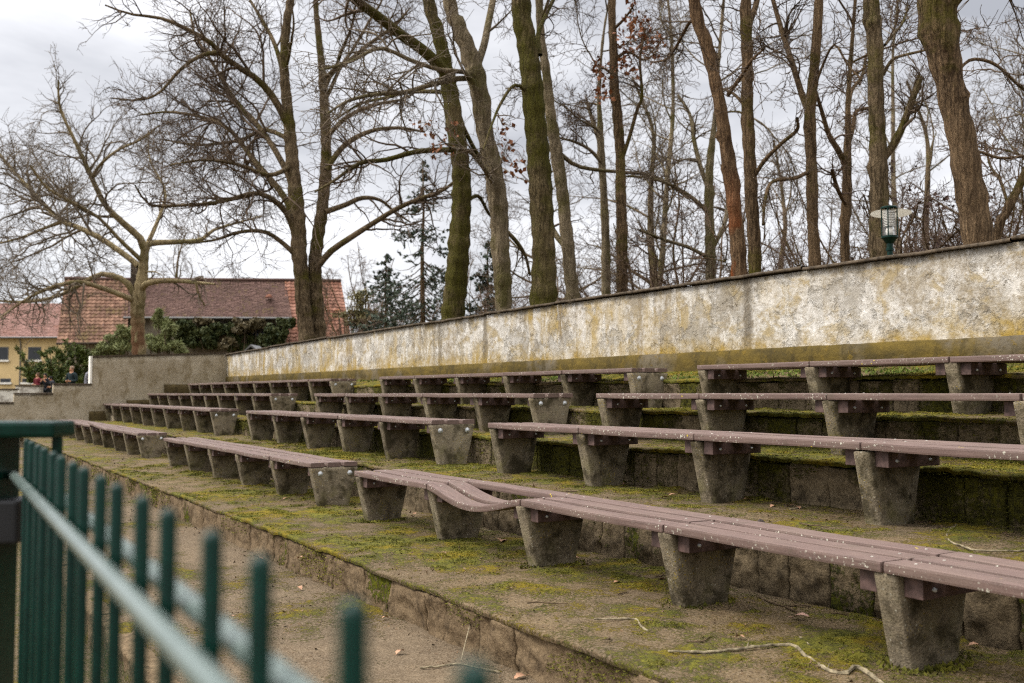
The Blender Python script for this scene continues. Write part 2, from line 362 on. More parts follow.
c = n.mix(n.ramp(f2, [(0.5, 0.0), (0.7, 0.7)]), c, (0.07, 0.052, 0.025)); c = n.mix(n.ramp(n.noise(5, 6, 0.7, n.mp((1, 1.2, 0.5))), [(0.50, 0.0), (0.62, 0.75)]), c, (0.050, 0.040, 0.022)); c = n.mix(n.ramp(n.noise(9, 5, 0.7), [(0.58, 0.0), (0.66, 0.6)]), c, (0.155, 0.112, 0.042))
n.col(c).bump(f2, 0.9, 0.02); M_PLINTH = n.m
n = N('dark_coping', 0.93, 0.15); f2 = n.noise(14, 6, 0.7)
n.col(n.mix(n.ramp(f2, [(0.35, 0.0), (0.65, 1.0)]), (0.038, 0.031, 0.024), (0.105, 0.085, 0.065))).bump(f2, 0.8, 0.02); M_COPE = n.m
n = N('pebbledash_grey', 0.95, 0.12); f1 = n.noise(1.4, 6, 0.65); f2 = n.noise(26, 5, 0.75); v = n.vor(26, out='Color')
c = n.mix(n.ramp(f1, [(0.34, 0.0), (0.66, 1.0)]), (0.27, 0.23, 0.17), (0.44, 0.395, 0.325))
c = n.mix(n.ramp(v, [(0.2, 0.0), (1.0, 0.5)]), c, (0.42, 0.38, 0.32))
c = n.mix(n.ramp(n.noise(3.5, 6, 0.7, n.mp((1, 1, 0.5))), [(0.50, 0.0), (0.64, 0.7)]), c, (0.17, 0.135, 0.085))
c = n.mix(n.ramp(f2, [(0.54, 0.0), (0.70, 0.5)]), c, (0.15, 0.125, 0.09))
n.col(c).bump(f2, 0.8, 0.03); M_PEBBLE = n.m
M_BROWNP = stone_mat('brown_mossy_plinth', (0.045, 0.034, 0.020), (0.095, 0.075, 0.042), 0.75, 0.95, (0.045, 0.040, 0.012), (0.085, 0.072, 0.020))
M_WHITE = plain('white_paint', (0.74, 0.72, 0.68), 0.7, 0.12)
n = N('peeling_white', 0.9, 0.15); f = n.noise(2.6, 5, 0.65)
n.col(n.mix(n.ramp(f, [(0.42, 0.0), (0.6, 1.0)]), (0.62, 0.60, 0.56), (0.26, 0.24, 0.215))); M_PEEL = n.m

# green paint
n = N('green_gloss_paint', 0.30, 0.22).rnd(); f = n.noise(30, 4)
n.col(n.mix(n.ramp(f, [(0.3, 0.0), (0.7, 1.0)]), (0.0022, 0.0135, 0.0095), (0.0035, 0.021, 0.015))).bump(f, 0.05, 0.002); M_GREEN = n.m
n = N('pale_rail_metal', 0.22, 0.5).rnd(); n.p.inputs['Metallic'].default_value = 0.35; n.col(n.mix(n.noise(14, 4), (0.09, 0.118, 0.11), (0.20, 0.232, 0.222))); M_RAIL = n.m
M_BLACK = plain('black_plastic', (0.012, 0.012, 0.013), 0.5, 0.3)

def bark(name, dark, lite, moss, mossamt, ridge=9.0, patch=None, patchz=((0.0, 1.0), (1.0, 1.0))):
    n = N(name, 0.95, 0.12).rnd()
    rg = n.noise(ridge, 5, 0.65, n.mp((3.2, 3.2, 0.42)), 0.6); f2 = n.noise(34, 5, 0.7, n.mp((1, 1, 0.5))); big = n.noise(0.9, 4)
    c = n.mix(n.ramp(rg, [(0.40, 0.0), (0.57, 1.0)]), dark, lite)
    c = n.mix(n.ramp(f2, [(0.48, 0.0), (0.66, 0.75)]), c, tuple(x*0.5 for x in dark))
    lite = tuple(min(1, x*1.12) for x in lite)
    c = n.mix(n.ramp(big, [(0.45, 0.0), (0.65, 0.4)]), c, tuple(min(1, x*1.35) for x in lite))
    if mossamt > 0:
        mk = n.math('MULTIPLY', n.ramp(n.noise(1.3, 5, 0.7), [(0.60-0.25*mossamt, 0.0), (0.74-0.2*mossamt, 0.85)]), n.ramp(rg, [(0.3, 0.45), (0.6, 1.0)]))
        c = n.mix(mk, c, moss)
    if patch is not None:
        c = n.mix(n.math('MULTIPLY', n.ramp(n.math('MULTIPLY', n.sep()[2], 0.1), patchz), n.ramp(n.noise(2.4, 3, 0.5, n.mp((1, 1, 0.4))), [(0.46, 0.0), (0.52, 0.9)])), c, patch)
    c = n.mix(1.0, c, (1.16, 1.13, 1.08), 'MULTIPLY')
    n.col(c).bump(n.math('ADD', n.math('MULTIPLY', rg, 2.2), n.math('MULTIPLY', f2, 0.7)), 1.0, 0.05); return n.m
MOSS = (0.075, 0.072, 0.016)
BK = {
 'oak':   bark('oak_bark', (0.066, 0.050, 0.033), (0.198, 0.155, 0.109), MOSS, 0.45, 8),
 'moss':  bark('mossy_bark', (0.059, 0.046, 0.028), (0.165, 0.133, 0.085), (0.066, 0.064, 0.016), 0.95, 8),
 'grey':  bark('grey_bark', (0.125, 0.102, 0.073), (0.251, 0.210, 0.156), (0.085, 0.078, 0.030), 0.5, 5),
 'brown': bark('brown_bark', (0.069, 0.048, 0.032), (0.195, 0.142, 0.097), MOSS, 0.30, 9),
 'red':   bark('stripped_red_bark', (0.073, 0.048, 0.032), (0.198, 0.137, 0.092), MOSS, 0.0, 9, (0.185, 0.062, 0.030), ((0.20, 1.0), (0.34, 0.0))),
 'plane': bark('plane_tree_bark', (0.158, 0.124, 0.078), (0.310, 0.260, 0.177), (0.125, 0.112, 0.060), 0.5, 3.0, (0.150, 0.088, 0.060), ((0.26, 1.0), (0.40, 0.0))),
}
M_TWIG = plain('bare_twigs', (0.086, 0.066, 0.051), 0.9, 0.35, 1.5, 0.15)
M_TWIG_R = plain('reddish_twigs', (0.115, 0.085, 0.068), 0.9, 0.35, 1.5, 0.15)
M_TWIG_P = plain('pale_twigs', (0.125, 0.104, 0.083), 0.9, 0.35, 1.5, 0.15)
def leafmat(name, a, b, rough=0.7):
    n = N(name, rough, 0.3); f = n.noise(3.0, 4, 0.6); g = n.noise(40, 2)
    c = n.mix(n.ramp(n.math('ADD', n.math('MULTIPLY', f, 0.6), n.math('MULTIPLY', g, 0.4)), [(0.36, 0.0), (0.64, 1.0)]), a, b)
    n.col(c); return n.m
M_DEAD = leafmat('dead_leaves', (0.125, 0.050, 0.026), (0.26, 0.125, 0.070))
M_SEED = leafmat('dark_seed_heads', (0.040, 0.026, 0.022), (0.090, 0.058, 0.048))
M_JUNI = leafmat('juniper_green', (0.024, 0.038, 0.012), (0.090, 0.105, 0.028))
M_IVY = leafmat('ivy_green', (0.016, 0.026, 0.010), (0.070, 0.075, 0.030))
M_IVYB = leafmat('brown_creeper', (0.055, 0.045, 0.026), (0.125, 0.105, 0.065))
M_BAMB = leafmat('pale_green_leaves', (0.10, 0.115, 0.050), (0.25, 0.26, 0.145))
M_SPRU = leafmat('spruce_needles', (0.026, 0.038, 0.027), (0.070, 0.086, 0.062))
M_MOSS = leafmat('moss_green', (0.054, 0.056, 0.016), (0.158, 0.146, 0.042), 0.9)
M_MOSSD = leafmat('dark_moss', (0.030, 0.030, 0.010), (0.110, 0.104, 0.024), 0.9)
M_GRASS = leafmat('grass_green', (0.045, 0.070, 0.016), (0.14, 0.16, 0.05), 0.8)
M_STICK = plain('lichen_stick', (0.185, 0.160, 0.118), 0.95, 0.6, 30, 0.1, 0.5)
M_STICKD = plain('dark_stick', (0.085, 0.064, 0.045), 0.95, 0.4, 30, 0.1, 0.5)

# ------------------------------------------------------------------ terrain
rng = np.random.default_rng(7)
UR = [2.56, 4.06, 5.00, 5.98, 6.98]              # risers
TZ = [0.25, 0.624, 0.92, 1.191, 1.497]           # tread heights
U_WALL = 7.80; W_END = 28.6; W0 = -4.0
def wall_top(w): return np.interp(w, [0, 12, 20, 28.6], [2.61, 2.605, 2.555, 2.465])

xs = np.concatenate([[-900, -300, -120, -60, -30, -14, -8, -4, -1, 0.5, 1.0, 1.02, 3, 6, 7.86, 7.98], np.arange(9, 40, 1.5), [50, 70, 100, 160, 300, 900]])
ys = np.concatenate([[-900, -300, -100, -40, -15, -6], np.arange(-3, 28, 2.0), [28.7, 28.82], np.arange(30, 80, 2.0), [90, 120, 180, 300, 900]])
X, Y = np.meshgrid(xs, ys, indexing='ij')
Z = np.where(X < 1.01, -0.20, -0.06) * np.ones_like(X)
Z = np.where(X > 7.9, 1.30, Z); Z = np.where((Y > 28.75) & (X <= 7.9), 0.80, Z)
Z = np.where((Y > 28.75) & (X > 7.9), 1.0, Z)
far_ = np.clip((np.hypot(X, Y)-90)/400, 0, 1); Z = Z + far_*4*vnoise(np.stack([X/120, Y/120, X*0], -1), 3)
bumpy = (X > 8.5) | (Y > 30); Z = Z + np.where(bumpy, 0.25*(fbm(np.stack([X/5, Y/5, X*0], -1), 1, 3, 9)-0.5), 0)
me = np_mesh('ground', np.stack([X, Y, Z], -1), grid_q(*X.shape), mats=[M_GROUND], smooth=False, attr={'moss': 0.35+0*X})
struct(link('ground', me))

def wsteps(w0, w1, k, lo, hi):
    out = [w0]
    while out[-1] < w1: out.append(out[-1] + min(hi, max(lo, k*max(0.6, abs(out[-1])))))
    out[-1] = w1; return np.array(out)

def moss_field(u, w, bias, seed):
    p = np.stack([u, w*0.8, 0*u+seed*3.7], -1)
    a = 0.52*fbm(p, 1.25, 4, seed) + 0.48*fbm(p, 6.0, 4, seed+50)
    return (a-0.5)*2.6 + bias

def make_tread(name, u0, u1, z0, z1, bias, seed, mat, edge=True, du=0.035):
    us = np.arange(u0+0.05, u1+0.03, du)
    if edge: us = np.concatenate([[u0+0.006, u0, u0+0.004, u0+0.018, u0+0.035], us])
    ws = wsteps(W0, W_END+0.02, 0.0085, 0.028, 0.30)
    A, B = np.meshgrid(us, ws, indexing='ij')
    P = np.stack([A, B, 0*A], -1)
    z = z0 + (z1-z0)*np.clip((A-u0)/(u1-u0), 0, 1)
    m = moss_field(A, B, bias, seed)
    d = (fbm(P, 2.2, 4, seed+5)-0.5)*0.030 + (fbm(P, 14, 3, seed+8)-0.5)*0.012
    d = d + sstep(0.35, 0.8, m)*(0.006+0.016*vnoise(P*45, seed+9))
    z = z + d
    if edge:
        drop = np.zeros(len(us)); drop[:4] = [0.030, 0.012, 0.004, 0.001]
        z = z - drop[:, None]
        wob = (fbm(np.stack([B*0, B, B*0], -1), 3.5, 4, seed+20)-0.5)*0.028
        fall = np.clip(1-(A-u0)/0.35, 0, 1)
        A = A + wob*fall - 0.004
    return link(name, np_mesh(name, np.stack([A, B, z], -1), grid_q(*A.shape), mats=[mat], attr={'moss': m})), (us, ws, z, m)

BIAS = [0.46, 0.64, 0.62, 0.62]
ENDU = [UR[1], UR[2], UR[3], UR[4]]
TREADS = []
for i in range(4):
    o, dat = make_tread('terrace_tread', UR[i], ENDU[i]+0.03, TZ[i], TZ[i]+0.01, BIAS[i], 11+i*7, M_TREAD)
    struct(o); TREADS.append(dat)
o, dat = make_tread('wall_verge', UR[4], U_WALL+0.02, TZ[4], 1.61, 0.62, 51, M_TREAD); struct(o); TREADS.append(dat)
o, dat = make_tread('path', 1.05, UR[0]+0.05, 0.0, 0.0, 0.26, 77, M_PATH); struct(o); PATH = dat

# ------------------------------------------------------------------ risers of rough blocks
def block_riser(name, label, u, zb, zt, wmin, wmax, mat, seed, mossbias, rough=0.012):
    r = np.random.default_rng(seed); V = []; Q = []; M = []; base = 0
    w = W0
    while w < W_END:
        wd = r.uniform(wmin, wmax); gap = r.uniform(0.003, 0.009)
        a, b = w+gap/2, min(w+wd, W_END)-gap/2; w += wd
        if b-a < 0.05: continue
        near = a < 9
        ni, nj = (16, 15) if near else ((8, 8) if a < 16 else (5, 5))
        ti = np.linspace(0, 1, ni); tj = np.linspace(0, 1, nj)
        yi = np.concatenate([[a, a, a+0.004], a+0.004+(b-a-0.008)*ti[1:-1], [b-0.004, b, b]])
        di = np.concatenate([[0.09, 0.008, 0.002], 0*ti[1:-1], [0.002, 0.008, 0.09]])
        top = zt-0.022+r.uniform(-0.012, 0.006)
        zj = np.concatenate([zb-0.06+(top-0.012-zb+0.06)*tj, [top-0.003, top]]); dj = np.concatenate([0*tj, [0.010, 0.12]])
        Yg, Zg = np.meshgrid(yi, zj, indexing='ij'); D = np.maximum(di[:, None], dj[None, :])
        P = np.stack([0*Yg+seed, Yg, Zg], -1)
        nz = (fbm(P, 5, 4, seed)-0.5)*rough*3.6 + (fbm(P, 22, 3, seed+3)-0.5)*rough*3.0 + (fbm(P*np.array([1, 0.5, 2.2]), 11, 3, seed+6)-0.5)*rough*1.8
        off = r.uniform(-0.006, 0.006); tilt = r.uniform(-0.02, 0.02)
        Xg = u+0.016+D+nz+off+tilt*(Zg-zb)
        m = np.clip((Zg-zb)/(zt-zb), 0, 1)*0.25 + mossbias + r.uniform(-0.22, 0.22) + (fbm(P, 1.1, 2, seed+31)-0.5)*1.2
        V.append(np.stack([Xg, Yg, Zg], -1).reshape(-1, 3)); Q.append(grid_q(*Xg.shape)+base); base += Xg.size; M.append(m.ravel())
    o = link(name, np_mesh(name, np.concatenate(V), np.concatenate(Q), mats=[mat], attr={'moss': np.concatenate(M)}))
    tag(o, label, 'retaining wall')
    bk = MB().box((u+0.085, W0, zb-0.08), (u+0.14, W_END, zt-0.04)); bo = bk.build('joint_backing', M_COPE, o)
    return o
block_riser('block_riser', 'low kerb of worn vertical stones along the front edge of the lowest terrace', UR[0], 0.0, TZ[0], 0.16, 0.55, M_KERB, 3, 0.10, 0.013)
block_riser('block_riser', 'grey brown block riser right behind the front row of benches', UR[1], TZ[0], TZ[1], 0.22, 0.30, M_RISER_F, 5, 0.14, 0.014)
block_riser('block_riser', 'dark mossy block riser between the second and third bench rows', UR[2], TZ[1], TZ[2], 0.22, 0.34, M_RISER, 8, 0.30)
block_riser('block_riser', 'moss covered block riser between the third and fourth bench rows', UR[3], TZ[2], TZ[3], 0.22, 0.34, M_RISER, 13, 0.28)
block_riser('block_riser', 'topmost mossy block riser under the verge at the whitewashed wall', UR[4], TZ[3], TZ[4], 0.24, 0.36, M_RISER, 17, 0.25)
block_riser('path_kerb', 'low stone kerb edging the dirt path beside the green railing', 1.0, -0.2, 0.03, 0.3, 0.6, M_KERB, 23, -0.1, 0.010)

# ------------------------------------------------------------------ main wall with plinth and coping
def shell(name, pts_fn, ws, mats, parent=None, disp=0.0, sc_=3.0, seed=0):
    """profile (list of (u,z) as function of w) swept along w"""
    prof = np.stack([np.array(pts_fn(w)) for w in ws])          # nw, k, 2
    P = np.stack([prof[..., 0], np.repeat(ws[:, None], prof.shape[1], 1), prof[..., 1]], -1)
    if disp: P[..., 0] += (fbm(P, sc_, 4, seed)-0.5)*disp; P[..., 2] += (fbm(P+9, sc_, 4, seed+5)-0.5)*disp*0.5
    return link(name, np_mesh(name, P, grid_q(*P.shape[:2]), mats=mats), parent)
wall = thing('whitewashed_wall', 'long peeling whitewashed wall streaked ochre behind the top bench row', 'wall', (0, 0, 0))
ws = wsteps(-5, 28.75, 0.012, 0.08, 0.3)
def prof_wall(w):
    t = float(wall_top(w)); zz = np.linspace(1.2, t, 18)
    return [(U_WALL, z) for z in zz] + [(U_WALL+0.24, t), (U_WALL+0.24, 1.0)]
shell('wall_face', prof_wall, ws, [M_WALL], wall, 0.030, 2.0, 4)
def prof_pl(w):
    b = U_WALL-0.028
    return [(b, 1.35), (b, 1.6), (b, 1.72), (b+0.002, 1.825), (b+0.03, 1.842)]
shell('plinth', prof_pl, ws, [M_PLINTH], wall, 0.016, 5.0, 9)
cw = -5.0; k = 0; rr = np.random.default_rng(5)
CV = []; CQ = []; cb = 0
while cw < 28.7:
    ln = rr.uniform(1.6, 2.6); e = min(cw+ln, 28.78); dz = rr.uniform(-0.008, 0.012)
    ww = np.linspace(cw+0.006, e-0.006, 14)
    pr = []
    for w in ww:
        t = float(wall_top(w))+dz; a, b = U_WALL-0.055, U_WALL+0.30
        pr.append([(a+0.02, t+0.002), (a, t+0.004), (a-0.003, t+0.014), (a, t+0.028), (a+0.01, t+0.036), (U_WALL+0.12, t+0.046), (b, t+0.036), (b, t+0.0)])
    P = np.array(pr); P = np.stack([P[..., 0], np.repeat(ww[:, None], 8, 1), P[..., 1]], -1)
    P[..., 0] += (fbm(P, 6, 3, 3)-0.5)*0.030; P[..., 2] += (fbm(P+3, 7, 3, 8)-0.5)*0.022
    CV.append(P.reshape(-1, 3)); CQ.append(grid_q(14, 8)+cb); cb += 14*8; cw = e
link('coping', np_mesh('coping', np.concatenate(CV), np.concatenate(CQ), mats=[M_COPE]), wall)

# far wall across the end of the terraces, stepping down to the left
def wbox(x0, x1, za, zb, zbot=-0.2, thick=0.26, nx=30, nz=16, mat=None, y0=W_END, parent=None, name='wall_section', disp=0.02):
    xx = np.linspace(x0, x1, nx); tt = np.linspace(0, 1, nz)
    Xg, Tg = np.meshgrid(xx, tt, indexing='ij'); topz = za+(zb-za)*(Xg-x0)/(x1-x0)
    Zg = zbot+(topz-zbot)*Tg; Yg = 0*Xg+y0
    P = np.stack([Xg, Yg, Zg], -1); P[..., 1] += (fbm(P, 2.5, 4, 2)-0.5)*disp
    back = P[:, ::-1].copy(); back[..., 1] = y0+thick
    P = np.concatenate([P, back], 1)
    me = np_mesh(name, P, grid_q(*P.shape[:2]), mats=[mat])
    o = link(name, me, parent)
    m = MB()
    for xe, za_ in ((x0, za), (x1, zb)):
        m.add([(xe, y0, zbot), (xe, y0+thick, zbot), (xe, y0+thick, za_), (xe, y0, za_)], [(0, 1, 2, 3)])
    m.build('wall_end', mat, o)
    return o
fw = thing('end_wall', 'grey pebbledash wall stepping down across the far end of the terraces', 'wall', (0, 0, 0))
SEC = [(4.22, 7.80, 2.33, 2.50), (3.28, 4.22, 1.585, 1.585), (2.36, 3.28, 1.335, 1.335), (-9.0, 2.36, 1.10, 1.10)]
for (a, b, za, zb) in SEC:
    wbox(a, b, za, zb, mat=M_PEBBLE, parent=fw)
    c = MB(); nseg = max(1, int((b-a)/1.2))
    for q in range(nseg):
        p, r2 = a+(b-a)*q/nseg, a+(b-a)*(q+1)/nseg
        z0, z1 = za+(zb-za)*(q/nseg), za+(zb-za)*((q+1)/nseg)
        c.add([(p+0.004, W_END-0.03, z0+0.003), (r2-0.004, W_END-0.03, z1+0.003), (r2-0.004, W_END+0.29, z1+0.003), (p+0.004, W_END+0.29, z0+0.003),
               (p+0.004, W_END-0.03, z0+0.04), (r2-0.004, W_END-0.03, z1+0.04), (r2-0.004, W_END+0.29, z1+0.045), (p+0.004, W_END+0.29, z0+0.045)],
              [(0,3,2,1),(4,5,6,7),(0,1,5,4),(1,2,6,5),(2,3,7,6),(3,0,4,7)])
    c.build('coping', M_COPE, fw)
MB().box((4.165, W_END-0.02, 1.63), (4.217, W_END+0.28, 2.36)).build('white_end_post', M_WHITE, fw)
for i in range(4):
    x0 = UR[i]+(0.1 if i else -0.05); x1 = UR[i+1]+0.1 if i < 3 else U_WALL
    zt = TZ[i]+(0.26 if i < 3 else 0.42)
    wbox(x0, x1, zt, zt+0.02, zbot=TZ[i]-0.1, thick=0.04, nx=10, nz=5, mat=M_BROWNP, y0=W_END-0.045, parent=fw, name='plinth', disp=0.02)
# small stone steps at the far ends of the aisles
for i in range(1, 4):
    u = UR[i]; t = thing('stone_step', ['worn stone step at the far end below the second bench row', 'worn stone step at the far end below the third bench row', 'worn stone step at the far end below the top bench row'][i-1], 'step', (u-0.32, W_END-0.55, TZ[i-1]))
    hgt = (TZ[i]-TZ[i-1])*0.5
    MB().box((0, -0.25, -0.02), (0.34, 0.46, hgt), bev=0.02).build('tread_stone', M_PEBBLE, t)

# ------------------------------------------------------------------ moss tufts, stuff
def tufts(name, P, size, mat, seed, up=0.9, per=3):
    r = np.random.default_rng(seed); n = len(P)
    P = np.repeat(P, per, 0); s = np.repeat(size, per)*r.uniform(0.6, 1.3, n*per)
    a = r.uniform(0, 2*np.pi, n*per); d = np.stack([np.cos(a), np.sin(a), 0*a], -1)
    lean = np.stack([r.normal(0, 0.6, n*per), r.normal(0, 0.6, n*per), np.full(n*per, up)], -1); lean /= np.linalg.norm(lean, axis=1)[:, None]
    P = P + np.stack([r.normal(0, 1, n*per)*s*0.7, r.normal(0, 1, n*per)*s*0.7, 0*s], -1)
    A = P - d*s[:, None]*0.5; B = P + d*s[:, None]*0.5; C = P + lean*s[:, None]
    V = np.stack([A, B, C], 1).reshape(-1, 3); T = np.arange(len(V)).reshape(-1, 3)
    o = link(name, np_mesh(name, V, None, T, [mat], smooth=False)); struct(o, 'stuff'); return o
def scatter(dat, u0, n, seed, lo=0.45, wmax=16):
    us, ws, z, m = dat; r = np.random.default_rng(seed)
    t = r.random(n*6); w = 1.2*np.exp(t*np.log(wmax/1.2)); u = r.uniform(us[3]+0.01, us[-1]-0.02, n*6)
    iw = np.clip(np.searchsorted(ws, w), 0, len(ws)-1); base = 4 if len(us) > 5 else 0
    iu = np.clip(np.searchsorted(us[base:], u)+base, 0, len(us)-1)
    mm = m[iu, iw] + (vnoise(np.stack([u*9, w*9, 0*u], -1), seed)-0.5)*0.8
    k = (mm > lo) & (r.random(len(u)) < np.clip((mm-lo)*2.5, 0.1, 1)); k[np.cumsum(k) > n] = False
    return np.stack([u[k], w[k], z[iu[k], iw[k]]-0.002], -1)
PT = [scatter(TREADS[i], UR[i], [52000, 32000, 20000, 15000, 9000][i], 100+i, [0.66, 0.66, 0.64, 0.62, 0.5][i]) for i in range(5)]
PT = np.concatenate(PT); dist = np.hypot(PT[:, 0], PT[:, 1])
tufts('moss', PT, 0.0032+0.0007*dist*np.random.default_rng(1).uniform(0.5, 1.3, len(PT)), M_MOSS, 4, 0.7)
# dark moss hanging over the riser faces and their feet
def riser_moss(u, zb, zt, n, seed, amt):
    r = np.random.default_rng(seed); t = r.random(n*5); w = 1.5*np.exp(t*np.log(24/1.5)); q = r.random(n*5)**1.5
    z = zt-0.01-q*(zt-zb-0.02)
    f = fbm(np.stack([0*w+seed, w*0.9, z*1.6], -1), 1.6, 4, seed) + 0.10*(1-q)
    k = f > amt; k[np.cumsum(k) > n] = False
    return np.stack([0*w[k]+u+0.012, w[k], z[k]], -1)
PR = np.concatenate([riser_moss(UR[1], TZ[0], TZ[1], 2500, 3, 0.62), riser_moss(UR[2], TZ[1], TZ[2], 13000, 8, 0.52),
                     riser_moss(UR[3], TZ[2], TZ[3], 9000, 13, 0.53), riser_moss(UR[4], TZ[3], TZ[4], 8000, 17, 0.53)])
tufts('moss', PR[::2], 0.006+0.0010*np.hypot(PR[::2, 0], PR[::2, 1]), M_MOSSD, 5, 0.25)
PK = riser_moss(UR[0], 0, TZ[0], 3500, 31, 0.60)
tufts('moss', PK, 0.006+0.0010*np.hypot(PK[:, 0], PK[:, 1]), M_MOSS, 6, 0.25)
def crumbs(name, dat, n, seed, size, mat):
    us, ws, z, m = dat; r = np.random.default_rng(seed); w = 1.5*np.exp(r.random(n)*np.log(20/1.5)); u = r.uniform(us[0]+0.03, us[-1]-0.02, n)
    k = (fbm(np.stack([u*1.6, w*1.2, 0*u+seed], -1), 1.5, 4, seed) + 0.22*np.clip((u-us[0])/(us[-1]-us[0])-0.55, 0, 1)) > 0.52
    u, w = u[k], w[k]; iw = np.clip(np.searchsorted(ws, w), 0, len(ws)-1); iu = np.clip(np.searchsorted(us, u), 4, len(us)-1) if len(us) > 5 else 0
    return tufts(name, np.stack([u, w, z[iu, iw]], -1), size*r.uniform(0.4, 1.6, len(u))*(0.6+0.08*w), mat, seed+1, 0.22, 1)
M_CRUMB = leafmat('leaf_crumbs', (0.030, 0.020, 0.012), (0.15, 0.10, 0.060))
for i, dd in enumerate(TREADS[:4]+[PATH]): crumbs('leaf_crumbs', dd, [14000, 8000, 5000, 4000, 16000][i], 300+i, 0.011, M_CRUMB)
# grass on the verge under the wall
r = np.random.default_rng(12); nG = 2600
w = 2.0*np.exp(r.random(nG)*np.log(24/2.0)); u = r.uniform(UR[4]+0.1, U_WALL-0.03, nG)
k = fbm(np.stack([u, w, 0*u], -1), 1.1, 3, 5) + (u-UR[4])*0.12 > 0.50
u, w = u[k], w[k]; zz = np.interp(u, [UR[4], U_WALL], [TZ[4], 1.61])
tufts('grass', np.stack([u, w, zz], -1), 0.016+0.0014*w*r.uniform(0.5, 1.5, len(w)), M_GRASS, 8, 1.2)

# ------------------------------------------------------------------ bare trees
def unit(v): return v/np.maximum(np.linalg.norm(v, axis=-1, keepdims=True), 1e-9)
def tubes(P, R, S, jitter=0.0, seed=0, ripple=0.0):
    """P (n,K,3), R (n,K) -> verts, quads"""
    n, K, _ = P.shape
    T = np.empty_like(P); T[:, 1:-1] = P[:, 2:]-P[:, :-2]; T[:, 0] = P[:, 1]-P[:, 0]; T[:, -1] = P[:, -1]-P[:, -2]; T = unit(T)
    mean = unit(P[:, -1]-P[:, 0]); ref = np.where(np.abs(mean[:, 2:3]) < 0.8, np.array([[0, 0, 1.0]]), np.array([[1.0, 0.13, 0]]))
    A = unit(np.cross(T, ref[:, None, :])); B = np.cross(T, A)
    q = np.arange(S)*2*np.pi/S
    RR = R[:, :, None]*np.ones(S)
    V = P[:, :, None, :] + RR[..., None]*(A[:, :, None, :]*np.cos(q)[None, None, :, None] + B[:, :, None, :]*np.sin(q)[None, None, :, None])
    if ripple:
        nz = (fbm(V, 2.2, 4, seed)-0.5)*1.3 + (fbm(V*np.array([1, 1, 0.35]), 9.0, 3, seed+4)-0.5)*0.7
        V = V + (V-P[:, :, None, :])*(nz*ripple)[..., None]
    b = (np.arange(n)*K*S)[:, None, None]; i = np.arange(K-1)[None, :, None]*S; k = np.arange(S)[None, None, :]; k2 = (k+1) % S
    Q = np.stack([b+i+k, b+i+k2, b+i+S+k2, b+i+S+k], -1).reshape(-1, 4)
    return V.reshape(-1, 3), Q
def resample(pts, rad, K):
    """Catmull-Rom through pts, K samples by arc length"""
    p = np.asarray(pts, float); r = np.asarray(rad, float); n = len(p)
    if n == 2: t = np.linspace(0, 1, K)[:, None]; return p[0]+(p[1]-p[0])*t, r[0]+(r[1]-r[0])*t[:, 0]
    e = np.concatenate([[2*p[0]-p[1]], p, [2*p[-1]-p[-2]]]); out = []; ro = []
    for i in range(n-1):
        t = np.linspace(0, 1, 12, endpoint=(i == n-2))[:, None]
        a, b, c, d = e[i], e[i+1], e[i+2], e[i+3]
        out.append(0.5*((2*b)+(-a+c)*t+(2*a-5*b+4*c-d)*t*t+(-a+3*b-3*c+d)*t**3)); ro.append(r[i]+(r[i+1]-r[i])*t[:, 0])
    o = np.concatenate(out); ro = np.concatenate(ro); s = np.concatenate([[0], np.cumsum(np.linalg.norm(np.diff(o, axis=0), axis=1))])
    q = np.linspace(0, s[-1], K)
    return np.stack([np.interp(q, s, o[:, k]) for k in range(3)], 1), np.interp(q, s, ro)
def spawn(P, R, n, r, t=(0.15, 1.0), ang=(55, 15), lf=0.5, rf=0.6, K=7, wig=0.22, up=0.06, lmin=0.05, lmax=9, rmin=0.004, taper=0.85, arc=0.10, plen=None, bias=None):
    m, KP, _ = P.shape
    seg = np.linalg.norm(np.diff(P, axis=1), axis=2); Ln = seg.sum(1)
    wgt = Ln/Ln.sum(); idx = r.choice(m, n, p=wgt)
    tt = t[0]+(t[1]-t[0])*r.random(n); f = tt*(KP-1); i0 = np.minimum(f.astype(int), KP-2); fr = (f-i0)[:, None]
    p0 = P[idx, i0]*(1-fr)+P[idx, i0+1]*fr; tan = unit(P[idx, i0+1]-P[idx, i0]); r0 = R[idx, i0]*(1-fr[:, 0])+R[idx, i0+1]*fr[:, 0]
    rv = r.normal(size=(n, 3)); perp = unit(rv - (rv*tan).sum(1, keepdims=True)*tan)
    th = np.radians(r.normal(ang[0], ang[1], n))[:, None]
    d = tan*np.cos(th)+perp*np.sin(th)
    if bias is not None: d = unit(d+np.asarray(bias))
    L_ = np.clip(Ln[idx]*lf*(1.15-0.75*tt)*r.uniform(0.55, 1.25, n), lmin, lmax)
    rad = np.clip(np.minimum(r0*rf*r.uniform(0.7, 1.1, n), L_*0.035), rmin, None)
    Q = np.empty((n, K, 3)); Q[:, 0] = p0; st = (L_/(K-1))[:, None]
    ax = r.normal(size=(n, 3))*arc
    for k in range(1, K):
        d = unit(d + r.normal(size=(n, 3))*wig + ax + np.array([0, 0, up])); Q[:, k] = Q[:, k-1]+d*st
    s = np.linspace(0, 1, K)[None, :]
    return Q, np.maximum(rad[:, None]*(1-taper*s), rmin*0.6)
def join(parts):
    V = []; Q = []; b = 0
    for v, q in parts: V.append(v); Q.append(q+b); b += len(v)
    return np.concatenate(V), np.concatenate(Q)

